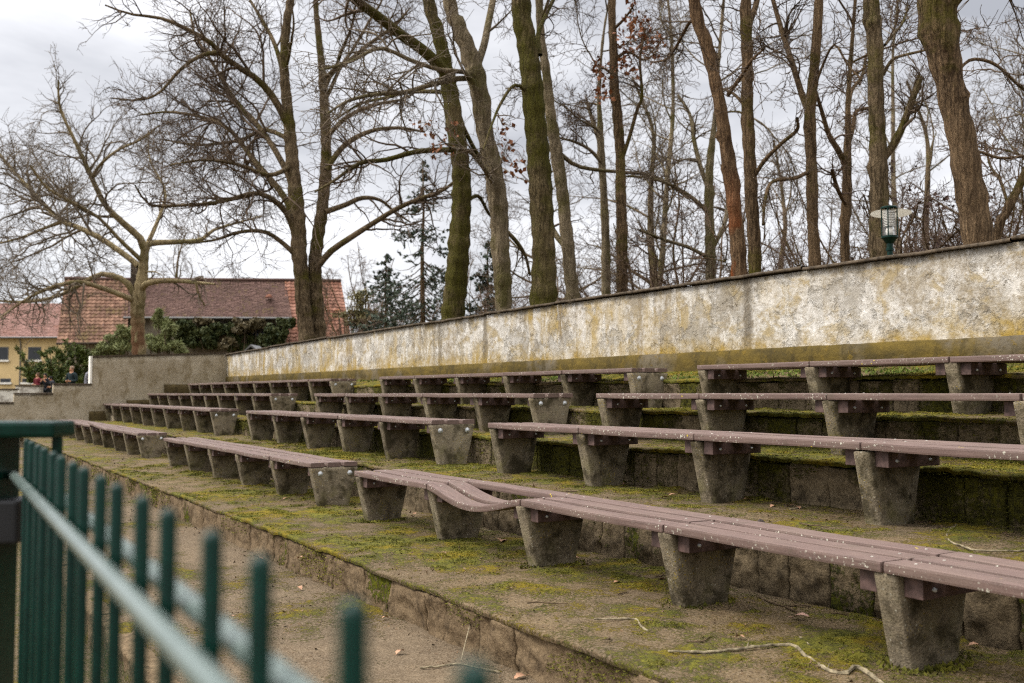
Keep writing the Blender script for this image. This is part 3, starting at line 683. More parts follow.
def quads(name, C, size, mat, seed, long=1.0, parent=None, up=None):
    """leaf-sized faces at points C"""
    r = np.random.default_rng(seed); n = len(C); s = size*r.uniform(0.6, 1.4, n)[:, None]
    a = unit(r.normal(size=(n, 3)) if up is None else r.normal(size=(n, 3))+up); b = unit(np.cross(a, r.normal(size=(n, 3)))); c = np.cross(a, b)
    V = np.stack([C-b*s*0.5, C+a*s*long*0.55+c*s*0.12, C+b*s*0.5, C-a*s*long*0.55+c*s*0.12], 1)
    return link(name, np_mesh(name, V, np.arange(4*n).reshape(-1, 4), None, [mat], smooth=False), parent)

def tree_meshes(trunks, limbs, r, n1=6, n2=60, n3=400, n4=1800, limb_t=(0.35, 1.0), limb_len=0.40, up=0.05, wig=0.20, rmin=0.005, ang1=(60, 15), fine_len=1.0, lmax1=7, rip=0.10, droop=0.0):
    """trunks/limbs: lists of (pts, radii). Returns trunk geometry, crown geometry, twig tips"""
    tr = [resample(p, q, max(16, int(sum((Vector(p[i+1])-Vector(p[i])).length for i in range(len(p)-1))/(0.09 if rip >= 0.07 and limbs else 0.25)))) for p, q in trunks]
    geo = []
    for p, q in tr:
        q = q*(1+0.06*np.sin(np.arange(len(q))*1.7)); v_, q_ = tubes(p[None], q[None], 30 if limbs else 10, ripple=rip, seed=int(r.integers(99)))
        if limbs:
            S_ = 30; ax_ = np.repeat(p, S_, 0); out_ = v_-ax_; kk = np.zeros(len(v_))
            for _ in range(int(len(p)*0.16)):
                kk = kk + r.uniform(0.06, 0.30)*np.exp(-np.sum((v_-v_[int(r.integers(len(v_)))])**2, 1)/(2*r.uniform(0.03, 0.07)**2))
            gro = fbm(v_*np.array([15, 15, 1.9]), 1.0, 3, 41)-0.5
            v_ = v_ + out_*(gro*0.34+kk*1.4)[:, None]
        geo.append((v_, q_))
    KL = 18
    LP = [resample(p, q, KL) for p, q in limbs]
    KT = 24; TP = np.stack([resample(p, q, KT)[0] for p, q in trunks]); TR = np.stack([resample(p, q, KT)[1] for p, q in trunks])
    Lp = [np.stack([a for a, _ in LP])] if LP else []; Lr = [np.stack([b for _, b in LP])] if LP else []
    if n1:
        a, b = spawn(TP, TR, n1, r, limb_t, ang1, limb_len, 0.50, KL, wig*0.36, up, lmin=1.0, lmax=lmax1, rmin=0.02, taper=0.85, arc=0.05)
        Lp.append(a); Lr.append(b)
    Lp = np.concatenate(Lp); Lr = np.concatenate(Lr)
    geo.append(tubes(Lp, Lr, 8, ripple=rip*0.4, seed=3))
    crown = []
    a2, b2 = spawn(Lp, Lr, n2, r, (0.22, 1.0), (50, 15), 0.52, 0.52, 12, wig*0.75, up-droop*0.3, lmin=0.7, lmax=4.5, rmin=0.009, arc=0.07)
    crown.append(tubes(a2, b2, 5))
    Pm = np.concatenate([a2, Lp[:, -12:]]); Rm = np.concatenate([b2, Lr[:, -12:]])
    a3, b3 = spawn(Pm, Rm, n3, r, (0.12, 1.0), (48, 17), 0.60, 0.58, 8, wig*0.95, up-droop*0.6, lmin=0.4, lmax=2.4, rmin=rmin*1.2, arc=0.09)
    crown.append(tubes(a3, b3, 4))
    a4, b4 = spawn(np.concatenate([a3]), np.concatenate([b3]), n4, r, (0.08, 1.0), (46, 18), 0.60*fine_len, 0.62, 5, wig*1.1, up-droop, lmin=0.2, lmax=1.25, rmin=rmin, arc=0.11)
    crown.append(tubes(a4, b4, 3))
    return join(geo), join(crown), a4[:, -1], a3

def put_tree(name, label, trunks, limbs, seed, bk, twig, group=None, cat='tree', base=None, **kw):
    r = np.random.default_rng(seed)
    b = Vector(base if base is not None else trunks[0][0][0])
    off = np.array(b)
    tl = [([tuple(Vector(x)-b) for x in p], q) for p, q in trunks]; ll = [([tuple(Vector(x)-b) for x in p], q) for p, q in limbs]
    (tv, tq), (cv, cq), tips, a3 = tree_meshes(tl, ll, r, **kw)
    e = thing(name, label, cat, b, 0, group)
    link('trunk', np_mesh('trunk', tv, tq, mats=[bk]), e); link('crown', np_mesh('crown', cv, cq, mats=[twig]), e)
    return e, tips, a3

def Zu(px, u): r = ray(px, 393.5); return u/r.x
def stem(pts, Z, ext=6.0, bz=None, taper=0.25, lean=(0, 0)):
    """pts: (px, py, width_px[, dz]); the stem is carried down to the ground and on above the frame"""
    P = []; R = []
    for q in pts:
        zz = Z+(q[3] if len(q) > 3 else 0); P.append(at(q[0], q[1], zz)); R.append(q[2]*zz/F_PX/2*0.93)
    if bz is not None:
        d = P[0]-P[1]; d = d/abs(d.z) if abs(d.z) > 1e-3 else Vector((0, 0, -1))
        k = max(0.05, P[0].z-bz); bp = P[0]+Vector((d.x*k*0.5, d.y*k*0.5, -k)); P.insert(0, bp); R.insert(0, R[0]*1.18)
    if ext > 0:
        d = (P[-1]-P[-2]).normalized(); d = Vector((d.x*0.6, d.y*0.6, max(0.6, d.z))).normalized()
        r0 = R[-1]
        for k in (0.5, 1.0):
            P.append(P[-1]+d*ext*0.5+Vector((0.15*k, -0.2*k, 0))); R.append(r0*(1-(1-taper)*k))
    return ([tuple(p) for p in P], R)
def limb(pts, Z, dz=0.0):
    """pts: (px, py, width_px); depth runs off by dz metres over the limb"""
    n = len(pts); P = []; R = []
    for i, q in enumerate(pts):
        zz = Z+dz*(i/(n-1))**1.2; P.append(tuple(at(q[0], q[1], zz))); R.append(max(0.012, q[2]*zz/F_PX/2*0.86))
    return (P, R)

PL = 1.25      # ground height behind the wall
# --- plane tree left, behind the end wall
Z = 36.0
put_tree('plane_tree', 'wide plane tree with pale blotched bark and long limbs before the tiled barn',
 [stem([(139,356,14),(138,330,14),(138,303,15),(143,270,10),(145,245,8.5)], Z, 0, 0.8)],
 [limb([(137,302,8),(126,297,6.5),(105,289,6),(78,282,5),(50,288,4),(25,300,3),(0,318,2)], Z, -3),
  limb([(137,300,8.5),(125,281,7),(102,274,6),(85,282,5.5),(58,296,4),(25,302,3.5),(-10,300,2)], Z, -1),
  limb([(139,266,8),(125,255,7),(100,238,6.5),(75,226,6),(60,220,6),(40,200,5),(20,178,4),(0,155,3),(-10,140,2)], Z, 3),
  limb([(62,222,5),(45,228,3.5),(20,238,3),(-12,246,2)], Z+2.0, 2),
  limb([(144,248,10),(140,238,9),(122,222,7.5),(106,206,7),(95,185,6),(84,160,5),(72,135,4),(60,108,3),(58,80,2)], Z, -2),
  limb([(92,178,4.5),(100,165,3.5),(118,150,3),(140,140,2.4),(160,125,1.6)], Z-1, -2),
  limb([(145,246,9),(152,243,7.5),(175,242,6),(200,240,5),(214,230,3.5),(240,222,2.5),(262,216,1.6)], Z, 2),
  limb([(141,290,9),(146,284,7.5),(160,281,6),(180,281,5),(200,283,4),(215,284,2)], Z, -1.5),
  limb([(196,283,3.5),(199,295,3),(205,306,1.8)], Z-1.3, 0.3),
  limb([(143,262,6),(120,240,4.5),(95,215,3.5),(50,190,3),(30,165,2)], Z, -4),
  limb([(144,252,6),(160,215,4),(165,190,3),(150,160,2.2),(148,130,1.4)], Z, 4)],
 21, BK['plane'], M_TWIG_P, n1=2, n2=130, n3=800, n4=5200, limb_t=(0.7, 1.0), wig=0.24, up=0.02, rmin=0.0085, lmax1=4, rip=0.07)

# --- twin tree
Z = 25.0
e, tips, a3 = put_tree('twin_stem_tree', 'big spreading tree with two dark stems side by side near the end wall',
 [stem([(307,338,17),(303,300,16),(299,250,16),(298,215,16),(293,170,14),(289,120,12),(284,70,10),(287,20,9),(291,0,8)], Z, 4.5, 1.0),
  stem([(318,336,17),(316,300,15),(315,262,14),(321,215,13),(326,170,12),(325,120,10.5),(322,70,8),(318,30,6.5),(316,0,5)], Z+0.25, 4.0, 1.0)],
 [limb([(299,245,9),(288,215,8),(276,202,7),(258,193,6),(235,198,5),(214,203,4.5),(185,205,4),(150,205,3),(135,185,2)], Z, -2),
  limb([(298,225,8),(283,195,8),(262,170,7.5),(252,158,7),(230,130,5),(205,118,4),(170,112,3),(140,115,2)], Z, 2),
  limb([(290,130,9),(275,100,9),(258,80,8),(240,68,7.5),(222,55,6.5),(210,42,5.5),(185,28,5),(160,18,4),(130,14,3),(105,5,2)], Z, -2.5),
  limb([(216,52,5),(200,56,4.5),(180,70,4),(160,92,3),(140,100,2.4),(110,98,1.6)], Z-1.8, -1),
  limb([(296,190,8),(275,150,7),(255,122,6.5),(235,100,5.5),(212,62,4),(195,35,3),(190,10,2)], Z, 3),
  limb([(285,80,6),(275,45,5),(262,20,4),(250,0,3)], Z, 1),
  limb([(317,268,8),(330,252,8),(350,238,7.5),(375,222,6.5),(400,207,6),(425,197,5),(442,191,4.5),(455,181,3),(470,168,2)], Z, -1.5),
  limb([(325,212,7),(345,205,6),(362,198,5.5),(380,200,4),(395,212,3),(410,222,2)], Z, 1.5),
  limb([(326,170,7),(340,150,6.5),(355,138,6),(375,130,5),(400,128,4),(425,132,2.5)], Z, 1),
  limb([(325,140,6),(335,128,5.5),(350,115,5),(375,105,4),(400,100,3)], Z, -1),
  limb([(324,90,6),(333,72,5.5),(350,60,5),(368,45,4.5),(395,25,3.5),(410,8,2)], Z, 1.5),
  limb([(322,80,5),(335,68,4.5),(342,50,4),(352,25,3),(356,0,2)], Z, -2),
  limb([(300,260,7),(285,245,6),(265,232,5),(240,232,4),(215,240,3),(190,243,2)], Z, -1.5),
  limb([(294,165,6),(270,175,5),(240,165,4),(205,160,3),(170,165,2)], Z, -3.0),
  limb([(291,140,6),(265,130,5),(240,140,4),(200,145,3),(165,140,2)], Z, 3.0)],
 22, BK['oak'], M_TWIG, n1=6, n2=200, n3=1000, n4=6600, limb_t=(0.50, 1.0), wig=0.26, up=0.01, rmin=0.0060, lmax1=6, rip=0.09, limb_len=0.4)

# --- the row of big trunks along the wall
BIG = dict(n1=8, n2=70, n3=380, n4=1600, limb_t=(0.55, 1.0), wig=0.24, up=0.02, rmin=0.0055)
def big(label, stems, limbs, seed, bk, Z, twig=M_TWIG, name='bare_tree', **kw):
    a = dict(BIG); a.update(kw); return put_tree(name, label, stems, limbs, seed, BK[bk], twig, **a)
Z = Zu(455, 9.3)
e3 = big('mossy trunk leaning slightly right, one thick limb slanting up to the left',
 [stem([(453,316,25),(456,280,24),(460,235,22),(462,195,21),(460,160,19),(455,125,19),(450,92,18),(443,55,15),(436,25,14),(429,0,13)], Z, 6, PL)],
 [limb([(453,84,15),(440,66,14),(420,48,13),(400,34,12.5),(380,18,12),(362,5,11),(345,-8,10),(325,-25,8),(300,-50,5)], Z, -2),
  limb([(462,150,7),(440,150,6.5),(415,152,6),(385,160,5.5),(360,163,5),(335,180,3.5),(315,192,2)], Z, -2.5),
  limb([(458,95,6),(440,92,5),(410,92,5),(385,98,4),(360,104,3),(335,120,2)], Z, 2),
  limb([(463,205,5),(478,196,4.5),(490,215,3.5),(505,222,2)], Z, 1.5),
  limb([(460,120,5),(475,150,5),(490,170,4),(505,185,3)], Z, 1.0)], 31, 'moss', Z)
Z = Zu(500, 9.0)
e4 = big('smooth grey trunk forking near the top, just left of the thickest mossy trunk',
 [stem([(504,308,18),(502,270,19),(500,235,20),(497,195,20),(491,160,19),(483,120,18),(477,80,20),(468,50,18),(457,22,15),(449,0,14)], Z, 6, PL)],
 [limb([(477,66,10),(484,45,9),(488,25,8.5),(492,5,8),(496,-15,7)], Z, 1),
  limb([(482,120,6),(470,76,6),(440,70,5.5),(410,60,5),(380,48,4.5),(350,62,3.5),(320,70,2.5)], Z, -2),
  limb([(478,78,7),(455,79,6.5),(430,85,6),(405,92,5),(380,94,4.5),(350,100,3.5),(325,115,2.5)], Z, -3),
  limb([(497,190,6),(485,170,5.5),(470,152,5),(450,148,4)], Z, -1.5),
  limb([(500,225,5),(515,240,5),(525,255,4),(530,275,3)], Z, 1.0)], 32, 'grey', Z, M_TWIG_P)
Z = Zu(543, 8.9)
big('thickest trunk of the row, deeply furrowed and green with moss from foot to top',
 [stem([(544,303,28),(544,270,26),(543,230,25),(541,190,25),(538,150,24),(534,110,24),(531,75,23),(526,40,21),(521,0,20)], Z, 7, PL)],
 [limb([(540,55,6),(538,35,6),(546,15,5),(556,-5,4)], Z, 1),
  limb([(531,95,5),(515,85,4),(500,105,3.5),(490,130,2.5),(483,150,1.6)], Z, -1.5)], 33, 'moss', Z, rip=0.07)
Z = Zu(568, 11.5)
big('slim greyish trunk leaning left behind the thickest mossy trunk',
 [stem([(573,300,14),(570,270,14),(566,230,14),(562,190,13),(556,150,13),(551,115,11),(546,70,9),(540,20,8)], Z, 5, PL)],
 [limb([(568,250,7),(556,235,7),(545,215,5),(535,200,4)], Z, 1),
  limb([(556,150,6),(575,165,5),(598,170,4.5),(620,172,4),(650,175,4),(670,185,3.5),(690,200,2)], Z, 2)], 34, 'grey', Z)
Z = Zu(607, 13.5)
big('thin pale stem with a broken off fork standing left of the straight pole like trunk',
 [stem([(606,292,10),(606,250,9),(604,200,8.5),(601,150,8),(600,120,6),(599,95,4)], Z, 2.5, PL, 0.3)],
 [limb([(602,150,5),(594,125,5),(587,102,4)], Z, 0.5), limb([(604,165,5),(590,150,4),(575,142,3.5),(560,138,2.5)], Z, -1)], 35, 'grey', Z, n1=5)
Z = Zu(622, 12.5)
eB, tipsB, a3B = big('straight pole like trunk with clusters of rusty dead leaves near its top',
 [stem([(622,291,12),(622,250,12),(621,200,11.5),(620,150,11),(617,110,11),(614,80,10),(613,40,9),(612,0,8)], Z, 6, PL)],
 [limb([(622,160,4.5),(630,135,4.5),(637,110,4),(642,95,3.5),(640,60,3),(645,30,2)], Z, -0.5),
  limb([(614,60,4),(628,52,3.5),(645,60,2.5),(658,50,1.6)], Z, 0.5), limb([(613,30,4),(625,18,3),(634,5,2)], Z, -0.5),
  limb([(614,75,3.5),(602,68,2.5),(596,75,1.6)], Z, 0)], 36, 'brown', Z)
Z = Zu(735, 9.9)
big('leaning trunk whose lower bark is stripped to a rusty red patch',
 [stem([(739,274,16),(738,245,16),(734,205,15),(729,165,15),(723,125,14),(716,85,13),(705,40,13),(694,0,13)], Z, 6, PL)],
 [limb([(728,95,5),(742,75,4.5),(752,60,3.5),(765,48,2)], Z, -1), limb([(718,60,4),(700,24,4.5),(690,22,4),(680,40,3.5),(668,58,3),(655,62,2)], Z, 1.5)], 37, 'red', Z)
Z = Zu(752, 10.6)
big('upright brown trunk right beside the leaning one with the red patch',
 [stem([(755,272,14),(754,235,14),(751,190,13.5),(749,145,13),(747,100,12.5),(747,60,12),(746,20,12),(746,0,11)], Z, 6, PL)],
 [limb([(752,180,5),(765,160,5),(782,143,4.5),(797,130,4.5),(797,118,3)], Z, -1), limb([(749,25,7),(755,8,7),(760,-12,6)], Z, 0.5),
  limb([(748,110,4),(735,95,3.5),(722,88,2.5)], Z, 1)], 38, 'brown', Z)
Z = Zu(710, 15.0)
big('pale grey trunk forking low, set back behind the red patched trunk',
 [stem([(711,280,11),(710,245,11),(709,210,10),(709,175,9.5),(712,145,7),(716,110,5),(718,70,4)], Z, 4, PL)],
 [limb([(709,190,6),(700,165,5.5),(694,140,5),(690,115,4),(678,95,3)], Z, 1), limb([(710,215,5),(695,200,5),(675,187,4),(650,178,3.5),(620,176,2)], Z, -1),
  limb([(712,260,5),(690,248,4.5),(665,240,4),(640,230,3)], Z, -1.5), limb([(712,250,5),(724,225,5),(728,200,4.5),(730,170,4)], Z, 1)], 39, 'grey', Z, M_TWIG_P)
Z = Zu(812, 11.6)
big('straight brown trunk with a long limb branching off to the upper left',
 [stem([(815,264,13),(813,230,12.5),(812,190,12),(811,150,12),(810,110,12),(814,70,11),(817,35,10.5),(819,0,10)], Z, 6, PL)],
 [limb([(809,112,8),(803,98,7.5),(796,75,7),(788,50,6.5),(781,28,6),(773,0,5),(766,-25,4)], Z, 1),
  limb([(812,170,5),(795,178,4.5),(772,182,4),(765,200,4),(763,225,3)], Z, -1),
  limb([(812,95,3),(825,60,3),(835,45,2.5),(848,65,2.5),(862,80,2)], Z, -1)], 40, 'brown', Z)
Z = Zu(846, 13.0)
big('forked brownish tree standing between the straight trunk and the trunk behind the lamp',
 [stem([(845,262,10),(845,230,10),(847,195,10),(847,165,10),(848,135,7),(848,110,6),(849,85,5)], Z, 4, PL)],
 [limb([(846,166,7),(838,150,7),(829,135,6),(822,112,5),(816,92,4)], Z, -0.5), limb([(848,145,6),(853,128,5),(856,112,4.5),(868,108,4)], Z, 0.5),
  limb([(848,110,5),(852,90,4.5),(862,76,4),(866,55,3)], Z, 1), limb([(846,205,5),(838,190,5),(832,170,4)], Z, -1)], 41, 'brown', Z, M_TWIG_R)
Z = Zu(880, 11.4)
big('upright trunk with a snapped off limb stub, directly behind the green lamp',
 [stem([(880,255,22),(879,215,21),(879,175,19),(877,135,18),(876,95,17),(875,55,17),(873,20,17),(871,0,16)], Z, 6, PL)],
 [limb([(884,158,9),(893,145,9),(903,125,8.5),(912,100,8),(921,76,7)], Z, -0.3), limb([(883,75,4),(892,60,4),(905,55,3.5),(925,50,3),(945,42,2)], Z, -0.5),
  limb([(885,45,3.5),(893,35,3),(903,22,2.5),(908,5,2)], Z, 0.5)], 42, 'oak', Z)
Z = Zu(970, 9.2)
big('stout trunk with coarse ridged bark leaning left at the right end of the wall',
 [stem([(977,238,30),(973,205,29),(967,170,29),(961,135,29),(953,100,28),(946,65,30),(940,35,36),(937,0,37)], Z, 5, PL)],
 [limb([(962,150,2.5),(980,152,3.5),(1000,158,3.5),(1024,156,3),(1045,150,2)], Z, 0.5), limb([(955,75,3),(970,60,4),(990,62,4),(1005,72,3.5),(1018,85,3),(1035,95,2)], Z, 1)], 43, 'brown', Z, rip=0.11)
Z = Zu(1005, 13.0)
big('thin dark stem slanting to the right at the right end of the wall',
 [stem([(997,237,9),(1005,215,9),(1015,195,9),(1026,170,8),(1038,140,7)], Z, 5, PL)],
 [limb([(1008,205,4),(1000,180,3.5),(990,165,3),(985,140,2)], Z, 1)], 44, 'brown', Z, M_TWIG_R)

# rusty dead leaves still hanging on the pole like trunk, dark seed clusters on shrubs
def clusters(e, pts, n, spread, size, mat, seed, name='foliage', long=1.3):
    r = np.random.default_rng(seed); b = np.array(e.location)
    C = np.concatenate([np.array(p)[None]-b+r.normal(size=(n, 3))*np.array(spread) for p in pts]); return quads(name, C, size, mat, seed, long, e)
Z = Zu(622, 12.5); r = np.random.default_rng(3)
PTS = [at(x, y, Z+r.uniform(-0.6, 0.4)) for x, y in [(634,4),(630,14),(636,18),(629,26),(625,36),(622,45),(632,30),(640,36),(640,48),(646,44),(652,40),(660,42),(655,54),(647,54),(624,56),(628,66),(620,62),(631,72),(596,72),(602,80),(606,92),(612,66),(598,66),(600,94),(646,26)]]
Z3, Z4 = Zu(455, 9.3), Zu(500, 9.0)
clusters(e3[0], [at(x, y, Z3-0.9) for x, y in [(432,128),(440,140),(452,128),(447,150),(420,126),(437,150),(428,133)]], 9, (0.08, 0.08, 0.09), 0.075, M_DEAD, 15)
clusters(e4[0], [at(x, y, Z4+0.3) for x, y in [(505,135),(512,150),(520,160),(500,128),(515,170),(522,172),(508,160),(503,148),(494,142)]], 9, (0.09, 0.09, 0.10), 0.070, M_DEAD, 16)
clusters(eB, PTS, 14, (0.085, 0.085, 0.10), 0.075, M_DEAD, 5)

# --- the wood behind: a few kinds, copied
def proto(name, label, seed, kind, bk, twig, group):
    r = np.random.default_rng(seed); tr = []; li = []
    if kind == 'spread':
        h = r.uniform(10, 13); x = 0; P = [(0, 0, 0)]; R = [0.20]
        for k in range(1, 7):
            P.append((P[-1][0]+r.normal(0, .25), P[-1][1]+r.normal(0, .25), h*k/6)); R.append(0.20*(1-0.8*k/6))
        tr = [(P, R)]; kw = dict(n1=17, n2=100, n3=520, n4=2000, limb_t=(0.16, 0.95), limb_len=0.50, ang1=(54, 14), lmax1=6.0, up=0.04, wig=0.24, rmin=0.0075)
    elif kind == 'tall':
        h = r.uniform(13, 16); P = [(0, 0, 0)]; R = [0.15]
        for k in range(1, 7):
            P.append((P[-1][0]+r.normal(0, .22), P[-1][1]+r.normal(0, .22), h*k/6)); R.append(0.15*(1-0.8*k/6))
        tr = [(P, R)]; kw = dict(n1=18, n2=90, n3=460, n4=1800, limb_t=(0.12, 0.95), limb_len=0.30, ang1=(50, 12), lmax1=4.5, up=0.06, wig=0.24, rmin=0.0085)
    elif kind == 'multi':
        for s in range(5):
            a = r.uniform(0, 6.28); l = r.uniform(0.12, 0.34); P = [(r.normal(0, .15), r.normal(0, .15), 0)]; R = [0.075]; h = r.uniform(6, 9)
            for k in range(1, 6):
                P.append((P[-1][0]+math.cos(a)*l*h/5+r.normal(0, .15), P[-1][1]+math.sin(a)*l*h/5+r.normal(0, .15), h*k/5)); R.append(0.075*(1-0.8*k/5))
            tr.append((P, R))
        kw = dict(n1=22, n2=100, n3=500, n4=2000, limb_t=(0.12, 0.95), limb_len=0.34, ang1=(45, 14), lmax1=3.2, up=0.05, wig=0.25, rmin=0.0085)
    else:   # shrub
        for s in range(9):
            a = r.uniform(0, 6.28); l = r.uniform(0.2, 0.6); P = [(r.normal(0, .2), r.normal(0, .2), 0)]; R = [0.030]; h = r.uniform(2.4, 4.2)
            for k in range(1, 6):
                P.append((P[-1][0]+math.cos(a)*l*h/5+r.normal(0, .10), P[-1][1]+math.sin(a)*l*h/5+r.normal(0, .10), h*k/5)); R.append(0.030*(1-0.75*k/5))
            tr.append((P, R))
        kw = dict(n1=26, n2=110, n3=460, n4=1700, limb_t=(0.10, 0.95), limb_len=0.45, ang1=(42, 14), lmax1=2.2, up=0.05, wig=0.26, rmin=0.0050)
    e, tips, a3 = put_tree(name, label, tr, li, seed, bk, twig, group, **kw, base=(0, 0, 0)); return e, tips
def copy_tree(e, loc, rz, s, label=None, group=None):
    c = e.copy(); COL.objects.link(c)
    for ch in list(e.children):
        d = ch.copy(); COL.objects.link(d); d.parent = c
    c.location = loc; c.rotation_euler = (0, 0, rz); c.scale = (s, s, s)
    if label: c['label'] = label
    if group: c['group'] = group
    return c
G = 'bare trees of the wood behind the wall'
LBL = {'spread': 'bare broad branching tree in the wood behind the big trunks', 'tall': 'bare slender tree with upright branches in the wood behind the big trunks',
       'multi': 'bare many stemmed tree in the wood behind the big trunks', 'shrub': 'dense bare shrub of brown twigs showing above the wall coping'}
PRO = {'spread': [proto('wood_tree', LBL['spread'], s, 'spread', BK['oak'], M_TWIG, G) for s in (61, 62)],
       'tall': [proto('wood_tree', LBL['tall'], s, 'tall', BK['grey'], M_TWIG_P, 'slender trees of the wood behind the wall') for s in (63, 64)],
       'multi': [proto('wood_tree', LBL['multi'], s, 'multi', BK['brown'], M_TWIG_R, 'many stemmed trees of the wood behind the wall') for s in (65,)],
       'shrub': [proto('twiggy_shrub', LBL['shrub'], s, 'shrub', BK['brown'], M_TWIG_R, 'bare shrubs behind the wall') for s in (67, 68)]}
WOOD = []; used = set(); rr = np.random.default_rng(99)
MARKS = [(250, 'the barn roof'), (310, 'the twin stems'), (420, 'the tall spruce'), (455, 'the leaning mossy trunk'), (500, 'the smooth grey trunk'), (543, 'the thickest mossy trunk'), (606, 'the thin broken forked stem'), (622, 'the pole like trunk'), (711, 'the low forked grey trunk'), (737, 'the red patched trunk'), (754, 'the upright brown trunk'), (812, 'the straight limbed trunk'), (880, 'the lamp'), (975, 'the stout leaning trunk'), (1000, 'the slanting dark stem'), (2000, '')]
KIND = {'spread': 'bare broad tree', 'tall': 'bare slender tree', 'multi': 'bare many stemmed tree', 'shrub': 'bare twiggy shrub'}
def where(px):
    i = max(k for k in range(len(MARKS)) if MARKS[k][0] <= px)
    return 'right of %s' % MARKS[i][1] if i >= len(MARKS)-2 else 'behind, between %s and %s' % (MARKS[i][1], MARKS[i+1][1])
def wood(kind, px, Zd, s=1.0):
    k = sum(1 for _, t in WOOD if t.get('kindk') == kind) % len(PRO[kind]); e = PRO[kind][k][0]; p = at(px, 393.5, Zd); loc = (p.x, p.y, 1.0 if Zd < 80 else 0.8)
    if (kind, k) not in used:
        used.add((kind, k)); e.location = loc; e.rotation_euler = (0, 0, rr.uniform(0, 6.28)); e.scale = (s, s, s)
    else: e = copy_tree(e, loc, rr.uniform(0, 6.28), s)
    e['label'] = (KIND[kind]+' '+where(px)).replace('behind, between', 'between'); WOOD.append((px, e)); e['kindk'] = kind
for px, Zd, s in [(648,33,1.0),(540,44,1.05),(930,30,0.9),(1080,28,1.0),(790,46,1.1)]: wood('spread', px, Zd, s)
for px, Zd, s in [(672,32,0.95),(905,36,1.0),(1045,26,0.9)]: wood('tall', px, Zd, s)
for px, Zd, s in [(365,48,0.9),(690,30,0.85),(340,60,0.95),(835,30,0.8)]: wood('multi', px, Zd, s)
for px, Zd, s in [(640,24,0.95),(680,21,0.9),(790,22,0.9),(835,20,0.8),(920,18,0.95),(1010,17,0.85),(590,28,0.95),(775,20,0.85),(715,22,0.9),(868,19,0.85),(905,17,0.8),(525,30,0.95),(485,32,1.0),(390,40,1.0),(360,42,1.1)]: wood('shrub', px, Zd, s)
for lab in {e['label'] for _, e in WOOD}:
    same = sorted([(px, e) for px, e in WOOD if e['label'] == lab], key=lambda t: t[0])
    if len(same) == 2: same[0][1]['label'] = 'left-hand '+lab; same[1][1]['label'] = 'right-hand '+lab
for _, e in WOOD: del e['kindk']
# round crowned tree beyond the barn roof, and hedge tops left
p = at(176, 330, 82); copy_tree(PRO['spread'][0][0], (p.x, p.y, 0.8), 1.0, 1.25, 'round crowned bare tree showing above the ridge of the tiled barn', 'trees beyond the buildings')
p = at(285, 330, 95); copy_tree(PRO['multi'][0][0], (p.x, p.y, 0.8), 2.0, 1.2, 'low bare tree beyond the barn ridge, left of the twin stems', 'trees beyond the buildings')
# dark seed clusters on the shrubs by the right end
rs = np.random.default_rng(8)
for sx, sy, Zs, lab in [(945, 175, 15.0, 'shrub hung with dark seed clusters between the lamp and the stout leaning trunk'), (1015, 150, 16.0, 'shrub hung with dark seed clusters at the right of the stout leaning trunk')]:
    p = at(sx, 393.5, Zs); e = copy_tree(PRO['shrub'][0][0], (p.x, p.y, 1.0), 0.7, 1.22, lab, 'bare shrubs behind the wall'); e.scale = (1, 1, 1)
    tips = PRO['shrub'][0][1]; tips = tips[tips[:, 2] > 1.6]; sel = tips[rs.choice(len(tips), 70, replace=False)]
    C = np.concatenate([q[None]+rs.normal(size=(7, 3))*0.045 for q in sel]); quads('foliage', C, 0.05, M_SEED, 9, 1.2, e)

# --- dark spruce behind the wall
def spruce(label, p, h, seed, wid, group=None):
    r = np.random.default_rng(seed); e = thing('spruce_tree', label, 'tree', p, 0, group)
    link('trunk', np_mesh('trunk', *tubes(np.stack([np.zeros(12)+r.normal(0, .02, 12), np.zeros(12), np.linspace(0, h, 12)], 1)[None], np.linspace(0.13, 0.015, 12)[None], 8), mats=[BK['brown']]), e)
    nb = 150; hh = 0.06+0.94*np.sort(r.random(nb)); a = r.uniform(0, 6.28, nb); Lb = wid*(1.02-hh)**0.8*r.uniform(0.45, 1.15, nb)
    K = 7; s = np.linspace(0, 1, K); P = np.zeros((nb, K, 3)); P[..., 0] = np.cos(a)[:, None]*Lb[:, None]*s; P[..., 1] = np.sin(a)[:, None]*Lb[:, None]*s
    P[..., 2] = hh[:, None]*h - Lb[:, None]*(0.32*np.sin(s*2.2)) + r.normal(0, 0.03, (nb, K)); Rb = 0.018*(1-0.8*s)[None]*np.ones((nb, 1))
    a2, b2 = spawn(P, Rb, 900, r, (0.15, 1), (50, 12), 0.38, 0.6, 5, 0.12, -0.05, 0.1, 0.9, 0.004)
    v = [tubes(P, Rb, 4), tubes(a2, b2, 3)]; link('boughs', np_mesh('boughs', *join(v), mats=[M_TWIG]), e)
    n = 11000; i = r.integers(900, size=n); k = r.random(n)*4; k0 = np.minimum(k.astype(int), 3); f = (k-k0)[:, None]
    C = a2[i, k0]*(1-f)+a2[i, k0+1]*f + r.normal(size=(n, 3))*0.018; quads('foliage', C, 0.045, M_SPRU, seed, 2.4, e)
p = at(422, 393.5, 33); spruce('tall dark spruce with sparse drooping boughs left of the leaning mossy trunk', (p.x, p.y, 1.0), 8.2, 5, 2.9)
p = at(385, 393.5, 36); spruce('shorter dark spruce lower down at the left of the tall spruce', (p.x, p.y, 1.0), 5.4, 6, 2.6)
p = at(488, 393.5, 34); spruce('dark spruce half hidden behind the smooth grey trunk', (p.x, p.y, 1.0), 5.6, 9, 1.9)

